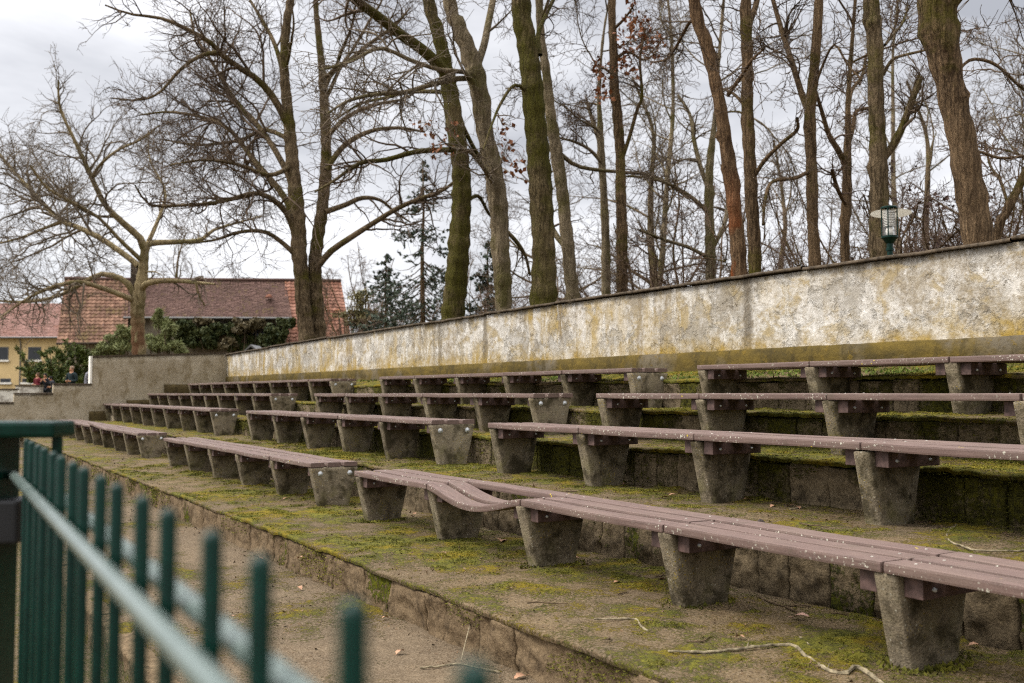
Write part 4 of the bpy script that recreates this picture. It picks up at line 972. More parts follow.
# ------------------------------------------------------------------ benches
SEATS = [0.437, 0.468, 0.44, 0.44]
U_SEAT = [3.35, 4.50, 5.50, 6.56]
def plank_mesh(Ln, sag=0.0, bow=0.0, seed=0, end_caps=True):
    w, t, c = 0.141, 0.045, 0.011; K = 22
    prof = [(c, 0), (w-c, 0), (w-0.002, 0.002), (w, c), (w, t-c), (w-0.002, t-0.002), (w-c, t), (c, t), (0.002, t-0.002), (0, t-c), (0, c), (0.002, 0.002)]
    s = np.concatenate([[0.0, 0.003], np.linspace(0.006, Ln-0.006, K-4), [Ln-0.003, Ln]]); S = len(prof)
    r = np.random.default_rng(seed)
    P = np.zeros((len(s), S, 3)); pf = np.array(prof)
    for i, y in enumerate(s):
        q = y/Ln; k = 0.93 if i in (0, len(s)-1) else 1.0
        P[i, :, 0] = w/2+(pf[:, 0]-w/2)*k + bow*math.sin(math.pi*q); P[i, :, 1] = y
        P[i, :, 2] = t/2+(pf[:, 1]-t/2)*k - sag*(math.sin(math.pi*q)**1.3)
    P[..., 2] += (fbm(P+seed*3.1, 3, 2, seed)-0.5)*0.004
    V = P.reshape(-1, 3); Q = []
    for i in range(len(s)-1):
        for k in range(S): k2 = (k+1) % S; Q.append((i*S+k, i*S+k2, (i+1)*S+k2, (i+1)*S+k))
    m = MB(); m.v = [tuple(v) for v in V]; m.f = Q; m.m = [0]*len(Q)
    m.f.append(tuple(range(S-1, -1, -1))); m.f.append(tuple((len(s)-1)*S+k for k in range(S))); m.m += [0, 0]
    m.cur = 1
    for y in (0.10, Ln-0.10):
        z = t - sag*(math.sin(math.pi*y/Ln)**1.3)
        m.lathe([(0.0075, z-0.003), (0.007, z+0.0015), (0.0045, z+0.003), (0.0, z+0.0035)], 10, Matrix.Translation((w/2+bow*math.sin(math.pi*y/Ln), y, 0)))
    return m.mesh('plank', [M_PLANK, M_CAP], False)
def leg_mesh(seed):
    zs = np.concatenate([[-0.05], np.linspace(0, 0.385, 18), [0.3935]]); r = np.random.default_rng(seed); V = []; n = 26
    for z in zs:
        f = np.clip(z/0.39, -0.2, 1); x0 = 0.100+(0.006-0.100)*f; x1 = 0.395+(0.488-0.395)*f; cx, hx = (x0+x1)/2, (x1-x0)/2; hy = 0.055
        if z > 0.39: hx -= 0.006; hy -= 0.006
        rc = 0.012; ring = []
        per = [(-hx, -hy+rc), (-hx+rc*0.3, -hy+rc*0.3), (-hx+rc, -hy)] + [(-hx+rc+(2*hx-2*rc)*k/7, -hy) for k in range(1, 7)] + [(hx-rc, -hy), (hx-rc*0.3, -hy+rc*0.3), (hx, -hy+rc)]
        per += [(hx, 0)] + [(a, -b) for a, b in per[::-1]] + [(-hx, 0)]
        V.append([(cx+a, b, z) for a, b in per])
    P = np.array(V); P += ((fbm(P+seed*2.7, 16, 4, seed)-0.5)*0.010)[..., None]*np.array([1, 1, 0.2]); S = P.shape[1]
    m = MB(); m.v = [tuple(v) for v in P.reshape(-1, 3)]
    for i in range(len(zs)-1):
        for k in range(S): k2 = (k+1) % S; m.f.append((i*S+k, i*S+k2, (i+1)*S+k2, (i+1)*S+k))
    m.f.append(tuple((len(zs)-1)*S+k for k in range(S))); m.m = [0]*len(m.f)
    me = m.mesh('leg', M_LEG, True)
    me.set_sharp_from_angle(angle=R_(50)); return me
LEGS = [leg_mesh(s) for s in range(5)]
BARm = MB().box((0.045, -0.043, 0), (0.478, 0.043, 0.088), bev=0.004).mesh('crossbar', M_BAR)
BOLTm = MB().lathe([(0.0, -0.012), (0.004, -0.012), (0.0075, -0.011), (0.009, -0.006), (0.009, 0.0)], 10, Matrix.Rotation(R_(-90), 4, 'X')).mesh('bolt', M_BOLT, True)
WASHm = MB().lathe([(0.0, 0.014), (0.008, 0.014), (0.010, 0.012), (0.010, 0.006), (0.024, 0.005), (0.025, 0.0)], 18, Matrix.Rotation(R_(90), 4, 'X')).mesh('bolt', M_BOLT, True)
rb = np.random.default_rng(4)
def bench(row, w_far, w_near, n, label, group, warp=None, kick=None, seed=0, Ys=None):
    u = U_SEAT[row]; SEAT = SEATS[row]; S = (w_far-w_near)/n; Lb = w_far-w_near
    e = thing('bench', label, 'bench', (u, w_near, TZ[row]), 0, group)
    Yk = list(Ys) if Ys else [k*S for k in range(n+1)]
    kinds = [plank_mesh(S-0.012, 0.002*q, 0.002*(q-1), 10*seed+q) for q in range(4)]
    for k in range(n+1):
        y = min(max(Yk[k], 0.060), Lb-0.060)
        lg = link('leg', LEGS[int(rb.integers(5))], e, (rb.normal(0, .006), y, rb.normal(0, .003)), (rb.normal(0, 0.006), rb.normal(0, 0.006), rb.normal(0, 0.025)))
        lg.scale = (1, 1, SEAT/0.44)
        if k == 0:
            for bx in (0.095, 0.400): link('bolt', WASHm, lg, (bx, -0.056, 0.335))
        for sgn in (-1, 1):
            if (k == 0 and sgn < 0) or (k == n and sgn > 0): continue
            b = link('crossbar', BARm, e, (rb.normal(0, .006), y+sgn*0.101, SEAT-0.045-0.0895), (0, 0, rb.normal(0, 0.01)))
            if sgn < 0 and (row < 2 or w_near < 12):
                for bx in (0.11, 0.39): link('bolt', BOLTm, b, (bx, -0.0435, 0.036), (0, 0, 0))
    for k in range(n):
        sy = (Yk[k+1]-Yk[k]-0.012)/(S-0.012)
        for q in range(3):
            me = kinds[int(rb.integers(4))]
            lx, lz, rx = q*0.1765+rb.normal(0, .0025), SEAT-0.045+abs(rb.normal(0, .0012)), rb.normal(0, 0.0006)
            y = k*S+0.0035
            if warp and k == warp[0]: me = plank_mesh(S-0.012, warp[1][q], warp[2][q], 77+q)
            po = link('plank', me, e, (lx, Yk[k]+0.006, lz), (rx, rb.normal(0, 0.01), rb.normal(0, 0.0012)))
            po.scale = (1, sy, 1)
            if warp and k == warp[0] and q < 2: po['label'] = 'warped sagging plank'
            if kick and (k, q) == kick[0]:
                po.rotation_euler = (kick[1], 0, kick[2]); po['label'] = 'loose plank end sticking up'
    return e
def dW(row, pxs):
    w = [w_of(p, U_SEAT[row]) for p in pxs]; return (w[0]-w[-1])/(len(w)-1)
BG = ['front row benches', 'second row benches', 'third row benches', 'top row benches']
DAT = [(0, 59.4, 138, 8, 'weathered front row bench farthest away, one loose plank end sticking up'),
       (0, 164.1, 311, 5, 'weathered middle bench of the front row with two round bolts on its end leg'),
       (1, 103, 211, 9, 'long bench at the far end of the second row behind the loose plank bench'),
       (1, 245.8, 432, 5, 'short middle bench of the second row behind the front row gap'),
       (2, 147.5, 271, 9, 'long bench at the far end of the third row'),
       (2, 313.8, 534, 5, 'middle bench of the third row, its end leg facing the gap'),
       (3, 187.6, 331, 9, 'long bench at the far end of the top row near the corner of the walls'),
       (3, 378.8, 632, 5, 'middle bench of the top row in front of the ochre stained wall')]
for j, (row, a, b, n, lab) in enumerate(DAT):
    bench(row, w_of(a, U_SEAT[row]), w_of(b, U_SEAT[row]), n, lab, BG[row], kick=((3, 0), 0.055, 0.03) if j == 0 else None, seed=j)
RD = [(0, [354.9, 427.2, 520, 662, 878.5], 'nearest front row bench with warped sagging planks and white lichen spots'),
      (1, [487.6, 578.1, 693.4, 859.9], 'nearest bench of the second row, lichen spotted along its front edge'),
      (2, [595.1, 698.5, 826.6, 1020.7], 'nearest bench of the third row, running off to the right'),
      (3, [696.5, 809.2, 949.4], 'nearest bench of the top row below the ochre plinth of the wall')]
NEAR = []
for j, (row, pxs, lab) in enumerate(RD):
    S = dW(row, pxs); wf = w_of(pxs[0], U_SEAT[row]); n = 6
    m_ = n-(len(pxs)-1); wk = [w_of(p, U_SEAT[row]) for p in pxs]; wn_ = wk[-1]-m_*S
    Ys = [k*S for k in range(m_)]+[v-wn_ for v in wk[::-1]]
    bench(row, wf, wn_, n, lab, BG[row], Ys=Ys, warp=(4, [0.095, 0.080, 0.006], [-0.012, -0.020, 0.035]) if row == 0 else None, seed=20+j)
    if row == 0: NEAR = [(U_SEAT[0]+0.25, wf-k*S) for k in range(1, 6)]

# ------------------------------------------------------------------ green railing
D = ray(-64, 393.5); D = Vector((D.x, D.y, 0)).normalized(); NN = Vector((D.y, -D.x, 0))
def on_f(px, py, off):
    r = ray(px, py); t = off/(r.dot(NN)); return CAM+r*t
O_P, O_N, O_F = 0.169, 0.149, 0.189
ztop = on_f(347, 597, O_P).z; zr_n = on_f(120, 590, O_N).z; zr_f = on_f(187, 598, O_F).z; zr = (zr_n+zr_f)/2
s0 = (on_f(347, 600, O_P)-CAM).dot(D); s1 = (on_f(27, 440, O_P)-CAM).dot(D)
e = thing('picket_railing', 'dark green metal picket railing blurred close to the camera', 'railing', CAM+NN*O_P+D*s0-Vector((0, 0, EYE+0.2)), 0)
ebase = Vector(e.location)
pm = MB(); zt = ztop+0.2
pm.lathe([(0.0074, 0.03), (0.0074, zt-0.0065), (0.006, zt-0.0025), (0.003, zt), (0, zt)], 14); PICK = pm.mesh('picket', M_GREEN, True)
np_ = int(round((s1-s0)/0.136)); stp = (s1-s0)/np_
for k in range(-5, np_+1):
    link('picket', PICK, e, D*(k*stp+(0.008 if k % 2 else -0.008)))
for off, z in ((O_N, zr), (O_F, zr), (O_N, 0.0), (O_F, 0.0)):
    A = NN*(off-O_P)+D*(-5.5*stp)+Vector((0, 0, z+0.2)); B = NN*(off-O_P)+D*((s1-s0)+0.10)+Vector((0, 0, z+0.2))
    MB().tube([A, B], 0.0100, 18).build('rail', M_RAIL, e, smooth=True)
pp = on_f(2, 430, O_P); Zp = (pp-CAM).dot(FW)
sP = s1+0.10
base = CAM+NN*0.100+D*sP; base = Vector((base.x, base.y, -0.2))
topc = Vector((base.x, base.y, 1.22)); Zp = (topc-CAM).dot(FW); k = Zp/F_PX
po = thing('railing_post', 'dark green square post with a wide flat cap at the end of the railing', 'post', base, -YAW)
hp = at(0, 421, Zp).z+0.2
xc = (RT.dot(topc-CAM))/k+512             # image column of the post centre
MB().box((-0.05, -0.05, 0), (0.047, 0.05, hp-0.025), bev=0.005).build('shaft', M_GREEN, po)
xa, xb = -0.13, (64-xc)*k
MB().box((xa, -0.055, hp-16*k), (xb, 0.055, hp), bev=0.008).build('cap', M_GREEN, po)
xs_ = (57-xc)*k; MB().box((xs_-0.009, -0.009, 0.0), (xs_+0.009, 0.009, hp-15*k), bev=0.003).build('support_rod', M_GREEN, po)
zc = at(0, 519, Zp).z+0.2; MB().box((-0.052, -0.052, zc-21*k), ((30-xc)*k, 0.052, zc+21*k), bev=0.006).build('clamp', M_BLACK, po)

# ------------------------------------------------------------------ lamp
Z = 12.0; p = at(890, 252, Z); k = Z/F_PX
lp = thing('garden_lamp', 'green lamp with a clear glass cylinder and flat disc shade rising behind the wall', 'lamp', (p.x, p.y, 1.2))
zb = at(890, 237, Z).z-1.2; zg0 = zb+1*k; zg1 = at(890, 209.5, Z).z-1.2; 
MB().lathe([(0.034, 0), (0.034, zb-0.17), (0.045, zb-0.165), (0.045, zb-0.13), (0.038, zb-0.125), (0.038, zb-0.08), (0.050, zb-0.07), (0.085, zb-0.02), (0.098, zb-0.01), (0.098, zb+0.012), (0.0, zb+0.012)], 24).build('pole', M_GREEN, lp, smooth=True)
gm = bpy.data.materials.new('lamp_glass'); gm.use_nodes = True; gt = gm.node_tree; gt.nodes.remove(gt.nodes['Principled BSDF'])
g1, g2, g3 = gt.nodes.new('ShaderNodeBsdfTransparent'), gt.nodes.new('ShaderNodeBsdfGlossy'), gt.nodes.new('ShaderNodeMixShader'); g2.inputs['Roughness'].default_value = 0.05; g3.inputs[0].default_value = 0.10
gt.links.new(g1.outputs[0], g3.inputs[1]); gt.links.new(g2.outputs[0], g3.inputs[2]); gt.links.new(g3.outputs[0], next(q for q in gt.nodes if q.type == 'OUTPUT_MATERIAL').inputs['Surface'])
MB().lathe([(0.084, zg0+0.002), (0.084, zg1-0.004)], 28).build('glass', gm, lp, smooth=True)
n = N('opal_shade', 0.5, 0.3); n.col((0.80, 0.76, 0.66)); tl = n.n('ShaderNodeBsdfTranslucent'); tl.inputs['Color'].default_value = (0.85, 0.80, 0.68, 1)
ms_ = n.n('ShaderNodeMixShader'); ms_.inputs[0].default_value = 0.2; n.l(n.p.outputs[0], ms_.inputs[1]); n.l(tl.outputs[0], ms_.inputs[2])
n.l(ms_.outputs[0], next(q for q in n.t.nodes if q.type == 'OUTPUT_MATERIAL').inputs['Surface']); M_SHADE = n.m
lv = MB()
for q in range(9):
    z = zg0+0.13+q*0.020; lv.lathe([(0.035, z), (0.066, z-0.010), (0.066, z-0.005), (0.035, z+0.005)], 20)
lv.lathe([(0.050, zg0+0.12), (0.050, zg1-0.01)], 24)
lv.build('louvre', M_WHITE, lp, smooth=True)
MB().lathe([(0.02, zg0), (0.04, zg0+0.02), (0.046, zg0+0.06), (0.036, zg0+0.10), (0.012, zg0+0.12), (0, zg0+0.12)], 20).build('bulb', M_WHITE, lp, smooth=True)
for q in range(4):
    a = R_(28+90*q); MB().tube([(0.090*math.cos(a), 0.090*math.sin(a), zg0-0.004), (0.090*math.cos(a), 0.090*math.sin(a), zg1+0.02)], 0.0075, 8).build('cage_rod', M_GREEN, lp)
sh = MB().lathe([(0.075, zg1+0.014), (0.15, zg1+0.008), (0.24, zg1-0.002)], 40); sh.build('lamp_shade', M_SHADE, lp, rot=(R_(-2.5), R_(4), 0), smooth=True).location = (0, 0, 0)
lp.children[-1].rotation_euler = (0, 0, 0)
MB().lathe([(0.09, zg1+0.012), (0.098, zg1+0.016), (0.098, zg1+0.034), (0.088, zg1+0.04), (0, zg1+0.046)], 24).build('cap', M_GREEN, lp, smooth=True)

# ------------------------------------------------------------------ sticks, leaves, small litter
def stick(name, label, pts, z, r0, r1, mat, group=None, cat='stick', lift=0.0, n=7):
    P = [on_z(x, y, z+0.012) for x, y in pts]; b = P[len(P)//2].copy()
    q = np.array([tuple(x-b) for x in P]); K = len(P)*5; a, rr_ = resample(q, np.linspace(r0, r1, len(P)), K)
    rg = np.random.default_rng(len(label)); a[:, 2] += rg.normal(0, r0*0.25, K)+lift*np.sin(np.linspace(0, 3.14, K)); rr_ = rr_*(1+0.18*rg.normal(size=K).clip(-1, 1.5))
    m = MB().tube([Vector(v) for v in a], list(rr_), n)
    for q_ in range(2 if r0 > 0.005 and len(pts) > 6 else 0):
        i_ = int(K*(0.25+0.4*q_)); s_ = Vector(a[i_]); e_ = s_+Vector((rg.normal(0, 0.06), rg.normal(0, 0.06), 0.03)); m.tube([s_, (s_+e_)/2+Vector((0.008, 0.004, 0.008)), e_], [r0*0.6, r0*0.5, r0*0.3], 6)
    o = m.build(name, mat, None, b, smooth=True); tag(o, label, cat, group); return o
T1, T2, T3 = TZ[0], TZ[1], TZ[2]
stick('fallen_branch', 'crooked lichen grey branch lying across the front terrace below the bench', [(668,651),(705,652),(745,648),(790,645),(806,656),(828,670),(846,673),(856,667),(872,676),(890,690)], T1, 0.0055, 0.010, M_STICK)
stick('fallen_twig', 'short dark twig lying beside a pink leaf under the near bench', [(757,596),(770,602),(785,607),(797,612)], T1, 0.006, 0.004, M_STICKD)
stick('fallen_twig', 'small forked twig on the moss of the front terrace', [(594,619),(615,619),(635,619),(641,626),(648,631)], T1, 0.004, 0.006, M_STICK)
stick('fallen_twig', 'tiny thin twig near the crooked branch', [(686,642),(703,641),(711,636),(722,638)], T1, 0.003, 0.0025, M_STICKD)
stick('fallen_twig', 'short pale twig right of the crooked branch bend', [(800,637),(805,641),(809,645)], T1, 0.004, 0.005, M_STICK)
stick('wire_loop', 'pale curved root loop lying on the second terrace at the right', [(987,518),(975,517),(962,522),(951,529),(947,535),(951,542),(962,546),(974,550),(1000,551),(1030,550)], T2, 0.005, 0.004, M_STICK, cat='root')
stick('fallen_twig', 'thin dark curved twig on the second terrace beside the block riser', [(812,494),(818,500),(828,505),(826,510),(810,511)], T2, 0.004, 0.004, M_STICKD)
stick('fallen_twig', 'twig among dead leaves at the foot of the mossy riser', [(790,509),(800,508),(815,505),(835,503),(850,507)], T2, 0.006, 0.003, M_STICK)
stick('dry_stalk', 'long dry straw stalk on the path leaning against the kerb', [(461,661),(468,640),(474,620),(479,600)], 0.08, 0.003, 0.002, M_STICK, cat='stalk', lift=0.05)
stick('fallen_twig', 'pale twig lying on the path below the kerb', [(420,668),(440,666),(458,664),(480,668),(500,672)], 0.0, 0.005, 0.003, M_STICK)
stick('fallen_twig', 'bent white twig on the front terrace near the far leaf', [(476,519),(478,525),(486,530),(497,531)], T1, 0.003, 0.003, M_STICK)
def leaf_obj(label, px, py, z, s, seed, group=None, mat=None):
    r = np.random.default_rng(seed); c = on_z(px, py, z); K = 9; m = MB(); V = []; F_ = []
    for i in range(K):
        t = i/(K-1); wv = 0.36*math.sin(math.pi*min(1, t*0.95+0.03))*(0.72+0.28*math.cos(t*22)); zc_ = 0.16*math.sin(t*3.0)+0.02
        V += [(t-0.5, -wv, zc_+0.16*wv), (t-0.5, 0, zc_-0.03), (t-0.5, wv, zc_+0.20*wv)]
    for i in range(K-1):
        for j in range(2): F_.append((i*3+j, i*3+j+1, (i+1)*3+j+1, (i+1)*3+j))
    m.add([(x*s, y*s, zz*s) for x, y, zz in V], F_); m.tube([(-0.5*s, 0, 0.02*s), (-0.75*s, 0.05*s, 0.05*s)], 0.015*s, 5)
    o = m.build('fallen_leaf', mat or M_DEADLEAF, None, (c.x, c.y, z+0.012), (r.normal(0, .25), r.normal(0, .25), r.uniform(0, 6.28)), True); tag(o, label, 'leaf', group)
M_DEADLEAF = plain('dry_leaf', (0.30, 0.19, 0.135), 0.75, 0.35, 40)
M_PINKLEAF = plain('pinkish_dry_leaf', (0.36, 0.24, 0.20), 0.75, 0.25, 40)
leaf_obj('curled tan oak leaf lying between the first bench legs', 502, 544, T1, 0.14, 1)
leaf_obj('pinkish dry leaf at the end of the dark twig under the near bench', 801, 620, T1, 0.085, 2, None, M_PINKLEAF)
LV = [(849,509,T2),(798,510,T2),(1007,528,T2),(672,497,T2),(786,500,T2),(770,503,T2),(665,500,T2),(533,455,T2),(740,372+40,T3),(682,404,T3),(984,400+21,T3),(925,500,T2),(560,560,T1),(617,585,T1),(662,583,T1),(740,640,T1),(300,560,T1),(330,480,T1),(285,500,T1),(230,620,0.0),(385,620,0.0),(300,590,0.0),(520,680,0.0),(260,560,0.0),(400,655,0.0)]
for i, (x, y, z) in enumerate(LV):
    leaf_obj('small dead brown leaf lying on the mossy terrace' if z > 0 else 'small dead brown leaf lying on the dirt path', x, y, z, 0.05+0.03*((i*7) % 5)/5, 30+i, 'dead leaves scattered on the terraces' if z > 0 else 'dead leaves on the path')
c = on_z(761, 524, T2+0.02); pc = MB()
pc.lathe([(0.0, -0.02), (0.012, -0.018), (0.024, -0.008), (0.026, 0.004), (0.018, 0.016), (0.006, 0.022), (0, 0.024)], 12)
tag(pc.build('pine_cone', plain('dark_cone', (0.030, 0.022, 0.018), 0.8, 0.5, 90, 0.3, 0.6), None, (c.x, c.y, T2+0.022), (1.2, 0.2, 0.5), True), 'small dark round cone lying on the second terrace behind the near bench', 'cone')
rs = np.random.default_rng(77)
for i in range(30):
    tr_ = int(rs.choice([0, 0, 1, 1, 2, 3])); u_ = rs.uniform(UR[tr_]+0.15, UR[tr_+1]-0.06) if rs.random() < 0.5 else UR[tr_+1]-rs.uniform(0.03, 0.14); w_ = 2.2*math.exp(rs.random()*1.5); a_ = rs.uniform(0, 6.28); L_ = rs.uniform(0.07, 0.26)
    P_ = []; x_, y_ = 0.0, 0.0
    for k in range(5):
        P_.append((x_, y_, 0.006+abs(rs.normal(0, 0.004)))); a_ += rs.normal(0, 0.35); x_ += math.cos(a_)*L_/4; y_ += math.sin(a_)*L_/4
    m_ = MB().tube(P_, [0.0042, 0.004, 0.0036, 0.003, 0.002], 6); m_.tube([P_[2], (P_[2][0]+math.cos(a_+0.9)*L_*0.3, P_[2][1]+math.sin(a_+0.9)*L_*0.3, 0.02)], [0.0026, 0.0014], 5)
    tag(m_.build('fallen_twig', M_STICKD, None, (u_, w_, TZ[tr_]+0.008), smooth=True), 'small dark twig dropped on the mossy terrace', 'twig', 'dark twigs strewn over the terraces')
for i in range(26):
    tr_ = int(rs.choice([0, 0, 1, 1, 2, 3])); u_ = UR[tr_+1]-abs(rs.normal(0, 0.10))-0.04; w_ = 2.2*math.exp(rs.random()*1.6); q_ = Vector((u_, w_, TZ[tr_])); d_ = q_-CAM
    px_ = 512+F_PX*RT.dot(d_)/FW.dot(d_); py_ = 341.5-F_PX*UP.dot(d_)/FW.dot(d_)
    leaf_obj('small dead brown leaf lying on the mossy terrace', px_, py_, TZ[tr_], rs.uniform(0.035, 0.075), 200+i, 'dead leaves scattered on the terraces')
# plants at the feet of the front legs
r = np.random.default_rng(6); C = []
for (u, w) in NEAR + [(U_SEAT[0]+0.2, w_of(355, U_SEAT[0])-0.1)]:
    n = 260; a = r.uniform(0, 6.28, n); q = r.uniform(0.10, 0.26, n)
    C.append(np.stack([u+np.cos(a)*q*0.9, w+np.sin(a)*q*0.55, np.full(n, T1+0.002)], 1))
C = np.concatenate(C); tufts('grass', C, np.full(len(C), 0.016)*r.uniform(0.5, 1.7, len(C)), M_MOSS, 16, 0.8)

# ------------------------------------------------------------------ barn and house beyond the end wall
FH = Vector((math.sin(YAW), math.cos(YAW), 0))
class Frame:
    def __init__(s, Zd): s.P0 = Vector((0, 0, 0.8))+FH*Zd; s.rz = -YAW
    def __call__(s, px, py, Zd):
        p = at(px, py, Zd)-s.P0; return Vector((RT.dot(p), FH.dot(p), p.z))
def tile_mat(name, a, b, dark, moss):
    n = N(name, 0.85, 0.2); t = n.attr('tone'); f = n.noise(0.9, 5, 0.65); g = n.noise(5, 4, 0.6)
    c = n.mix(t, a, b); c = n.mix(n.ramp(f, [(0.42, 0.0), (0.66, 0.75)]), c, dark)
    c = n.mix(n.ramp(n.math('ADD', n.math('MULTIPLY', g, 0.5), n.math('MULTIPLY', f, 0.5)), [(0.54, 0.0), (0.62, 0.5)]), c, moss)
    n.col(c).bump(g, 0.4, 0.02); return n.m
M_TILE_O = tile_mat('orange_pantiles', (0.105, 0.062, 0.047), (0.25, 0.162, 0.124), (0.070, 0.045, 0.034), (0.14, 0.110, 0.052))
M_TILE_D = tile_mat('dark_red_tiles', (0.076, 0.049, 0.043), (0.138, 0.092, 0.080), (0.055, 0.036, 0.032), (0.15, 0.12, 0.055))
M_TILE_R = tile_mat('red_pantiles', (0.150, 0.082, 0.064), (0.28, 0.168, 0.135), (0.120, 0.056, 0.040), (0.24, 0.12, 0.07))
M_TILE_P = tile_mat('pinkish_tiles', (0.155, 0.096, 0.084), (0.22, 0.142, 0.125), (0.13, 0.078, 0.066), (0.24, 0.13, 0.10))
def roof(name, TL, TR, BR, BL, rows, cols, amp, step, mat, parent, seed):
    r = np.random.default_rng(seed); TL, TR, BR, BL = [np.array(v) for v in (TL, TR, BR, BL)]
    nrm = np.cross(TR-TL, BL-TL); nrm = nrm/np.linalg.norm(nrm); nrm = nrm if nrm[2] > 0 else -nrm
    V = []; Q = []; Tn = []; b = 0; S = 6
    ph = np.linspace(0, 1, S)
    for j in range(rows):
        t0, t1 = j/rows, (j+1.06)/rows
        for i in range(cols):
            tone = np.clip(r.beta(1.6, 1.6)+r.normal(0, .05), 0, 1); jit = r.normal(0, 0.006); s0 = i/cols; s1 = (i+1)/cols
            for t, dz in ((t0, 0.0), (t1, step), (t1+0.002, -0.01)):
                s = s0+(s1-s0)*ph; Lp = TL+(BL-TL)*t; Rp = TR+(BR-TR)*t
                P = Lp[None]+(Rp-Lp)[None]*s[:, None] + nrm[None]*(dz+jit+amp*np.cos(2*np.pi*ph))[:, None]; V.append(P); Tn.append(np.full(S, tone))
            Q.append(grid_q(3, S)+b); b += 3*S
    o = link(name, np_mesh(name, np.concatenate(V), np.concatenate(Q), mats=[mat], smooth=False, attr={'tone': np.concatenate(Tn)}), parent)
    return o
def slab(name, pts, dn, mat, parent):        # a plate under given corner points
    m = MB(); V = [tuple(p) for p in pts]+[tuple(Vector(p)+Vector(dn)) for p in pts]; n = len(pts)
    m.add(V, [tuple(range(n)), tuple(range(2*n-1, n-1, -1))]+[(i, (i+1) % n, n+(i+1) % n, n+i) for i in range(n)]); return m.build(name, mat, parent)
M_BARN = plain('barn_render', (0.17, 0.15, 0.125), 0.95, 0.4, 1.5, 0.1, 0.4)
M_DKWOOD = plain('dark_timber', (0.040, 0.032, 0.026), 0.9, 0.4, 6, 0.1, 0.4)
M_ZINC = plain('zinc_gutter', (0.11, 0.108, 0.105), 0.5, 0.2, 5, 0.5)
M_PANE = plain('dark_window_pane', (0.022, 0.024, 0.028), 0.12, 0.2, 2, 0.5)
M_PALEB = plain('pale_board', (0.24, 0.22, 0.20), 0.85, 0.3, 6)
M_YEL = plain('yellow_render', (0.56, 0.45, 0.29), 0.9, 0.10, 0.8, 0.1, 0.2)
fr = Frame(60); barn = thing('barn', 'long old barn with orange and dark red tiled roofs and creeper on its wall', 'barn', fr.P0, fr.rz)
ZR, ZM, ZL = 64.5, 62.6, 61.4
rl, rm, rq, rr2 = fr(65, 279, ZR), fr(128, 280, ZR), fr(285, 281, ZR), fr(341, 281.5, ZR)
el0, el1 = fr(57, 343, ZL), fr(128, 342, ZL); em0, em1 = fr(124, 317, ZM), fr(292, 317.5, ZM); er0, er1 = fr(286, 347, ZL), fr(353, 348, ZL)
roof('roof', rl, rm, el1, el0, 18, 14, 0.030, 0.045, M_TILE_O, barn, 1)
roof('roof', rm, rq, em1, em0, 30, 56, 0.008, 0.022, M_TILE_D, barn, 2)
roof('roof', rq+Vector((0, 0, .03)), rr2, er1, er0, 20, 12, 0.028, 0.045, M_TILE_R, barn, 3)
MB().tube([rl+Vector((0, 0, .06)), rm+Vector((0, 0, .06)), rq+Vector((0, 0, .07)), rr2+Vector((0, 0, .06))], 0.10, 8).build('ridge', M_TILE_D, barn, smooth=True)
dn = (0, 0, -0.14)
back = [Vector((v.x, v.y+(v.y-e_.y), e_.z)) for v, e_ in ((rl, em0), (rr2, em0))]
slab('rear_roof', [rl, rr2, back[1], back[0]], dn, M_TILE_D, barn)
y0 = em0.y+0.55; yl = el0.y+0.6; yb = back[0].y-0.4; zt_ = em0.z
MB().box((em0.x-0.2, y0, -0.2), (em1.x+0.3, y0+0.3, zt_+0.22)).build('wall', M_BARN, barn)
MB().box((el0.x+0.35, yl, -0.2), (el1.x-0.15, y0+0.29, el0.z+0.3)).build('wall', M_BARN, barn)
MB().box((er0.x+0.2, yl, -0.2), (er1.x-0.5, y0+0.29, er0.z+0.3)).build('wall', M_BARN, barn)
g = MB()
for xx_, pk, ee in ((el0.x+0.35, rl, el0), (rr2.x-0.3, rr2, er0)):
    g = MB(); g.add([(xx_, yl+0.2, -0.2), (xx_, yb, -0.2), (xx_, yb, back[0].z-0.2), (xx_, pk.y, pk.z-0.3), (xx_, yl+0.2, ee.z+0.1)], [(0, 1, 2, 3, 4)]); g.build('gable', M_BARN, barn)
MB().tube([em0+Vector((0, -0.07, -0.05)), em1+Vector((0, -0.07, -0.05))], 0.075, 8).build('gutter', M_ZINC, barn, smooth=True)
MB().tube([em1+Vector((-0.15, -0.05, -0.05)), em1+Vector((-0.15, 0.35, -0.5)), em1+Vector((-0.15, 0.42, -4.2))], 0.05, 8).build('downpipe', M_ZINC, barn, smooth=True)
MB().tube([el0+Vector((0, -0.07, -0.05)), el1+Vector((0, -0.07, -0.05))], 0.07, 8).build('gutter', M_DKWOOD, barn, smooth=True)
a, b_ = fr(196, 326, ZM), fr(212, 339, ZM)
for (x0, x1) in ((197, 203.5), (205, 212)):
    p0, p1 = fr(x0, 340, ZM+0.5), fr(x1, 326, ZM+0.5); MB().box((p0.x, y0-0.06, p0.z), (p1.x, y0+0.02, p1.z), bev=0.02).build('shutter', M_PALEB, barn)
for (x0, x1, ya, yb_) in ((247, 268, 323, 338), (225, 236, 322, 333)):
    p0, p1 = fr(x0, yb_, ZM+0.5), fr(x1, ya, ZM+0.5); w_ = MB().box((p0.x, y0-0.05, p0.z), (p1.x, y0+0.02, p1.z), bev=0.02).build('window', M_DKWOOD, barn)
    MB().box((p0.x+0.08, y0-0.062, p0.z+0.08), (p1.x-0.08, y0-0.052, p1.z-0.08)).build('pane', M_PANE, w_)
pb = fr(247, 339, ZM+0.5); MB().box((pb.x, y0-0.25, pb.z), (pb.x+1.3, y0-0.01, pb.z+0.09), bev=0.02).build('sill', M_PALEB, barn)
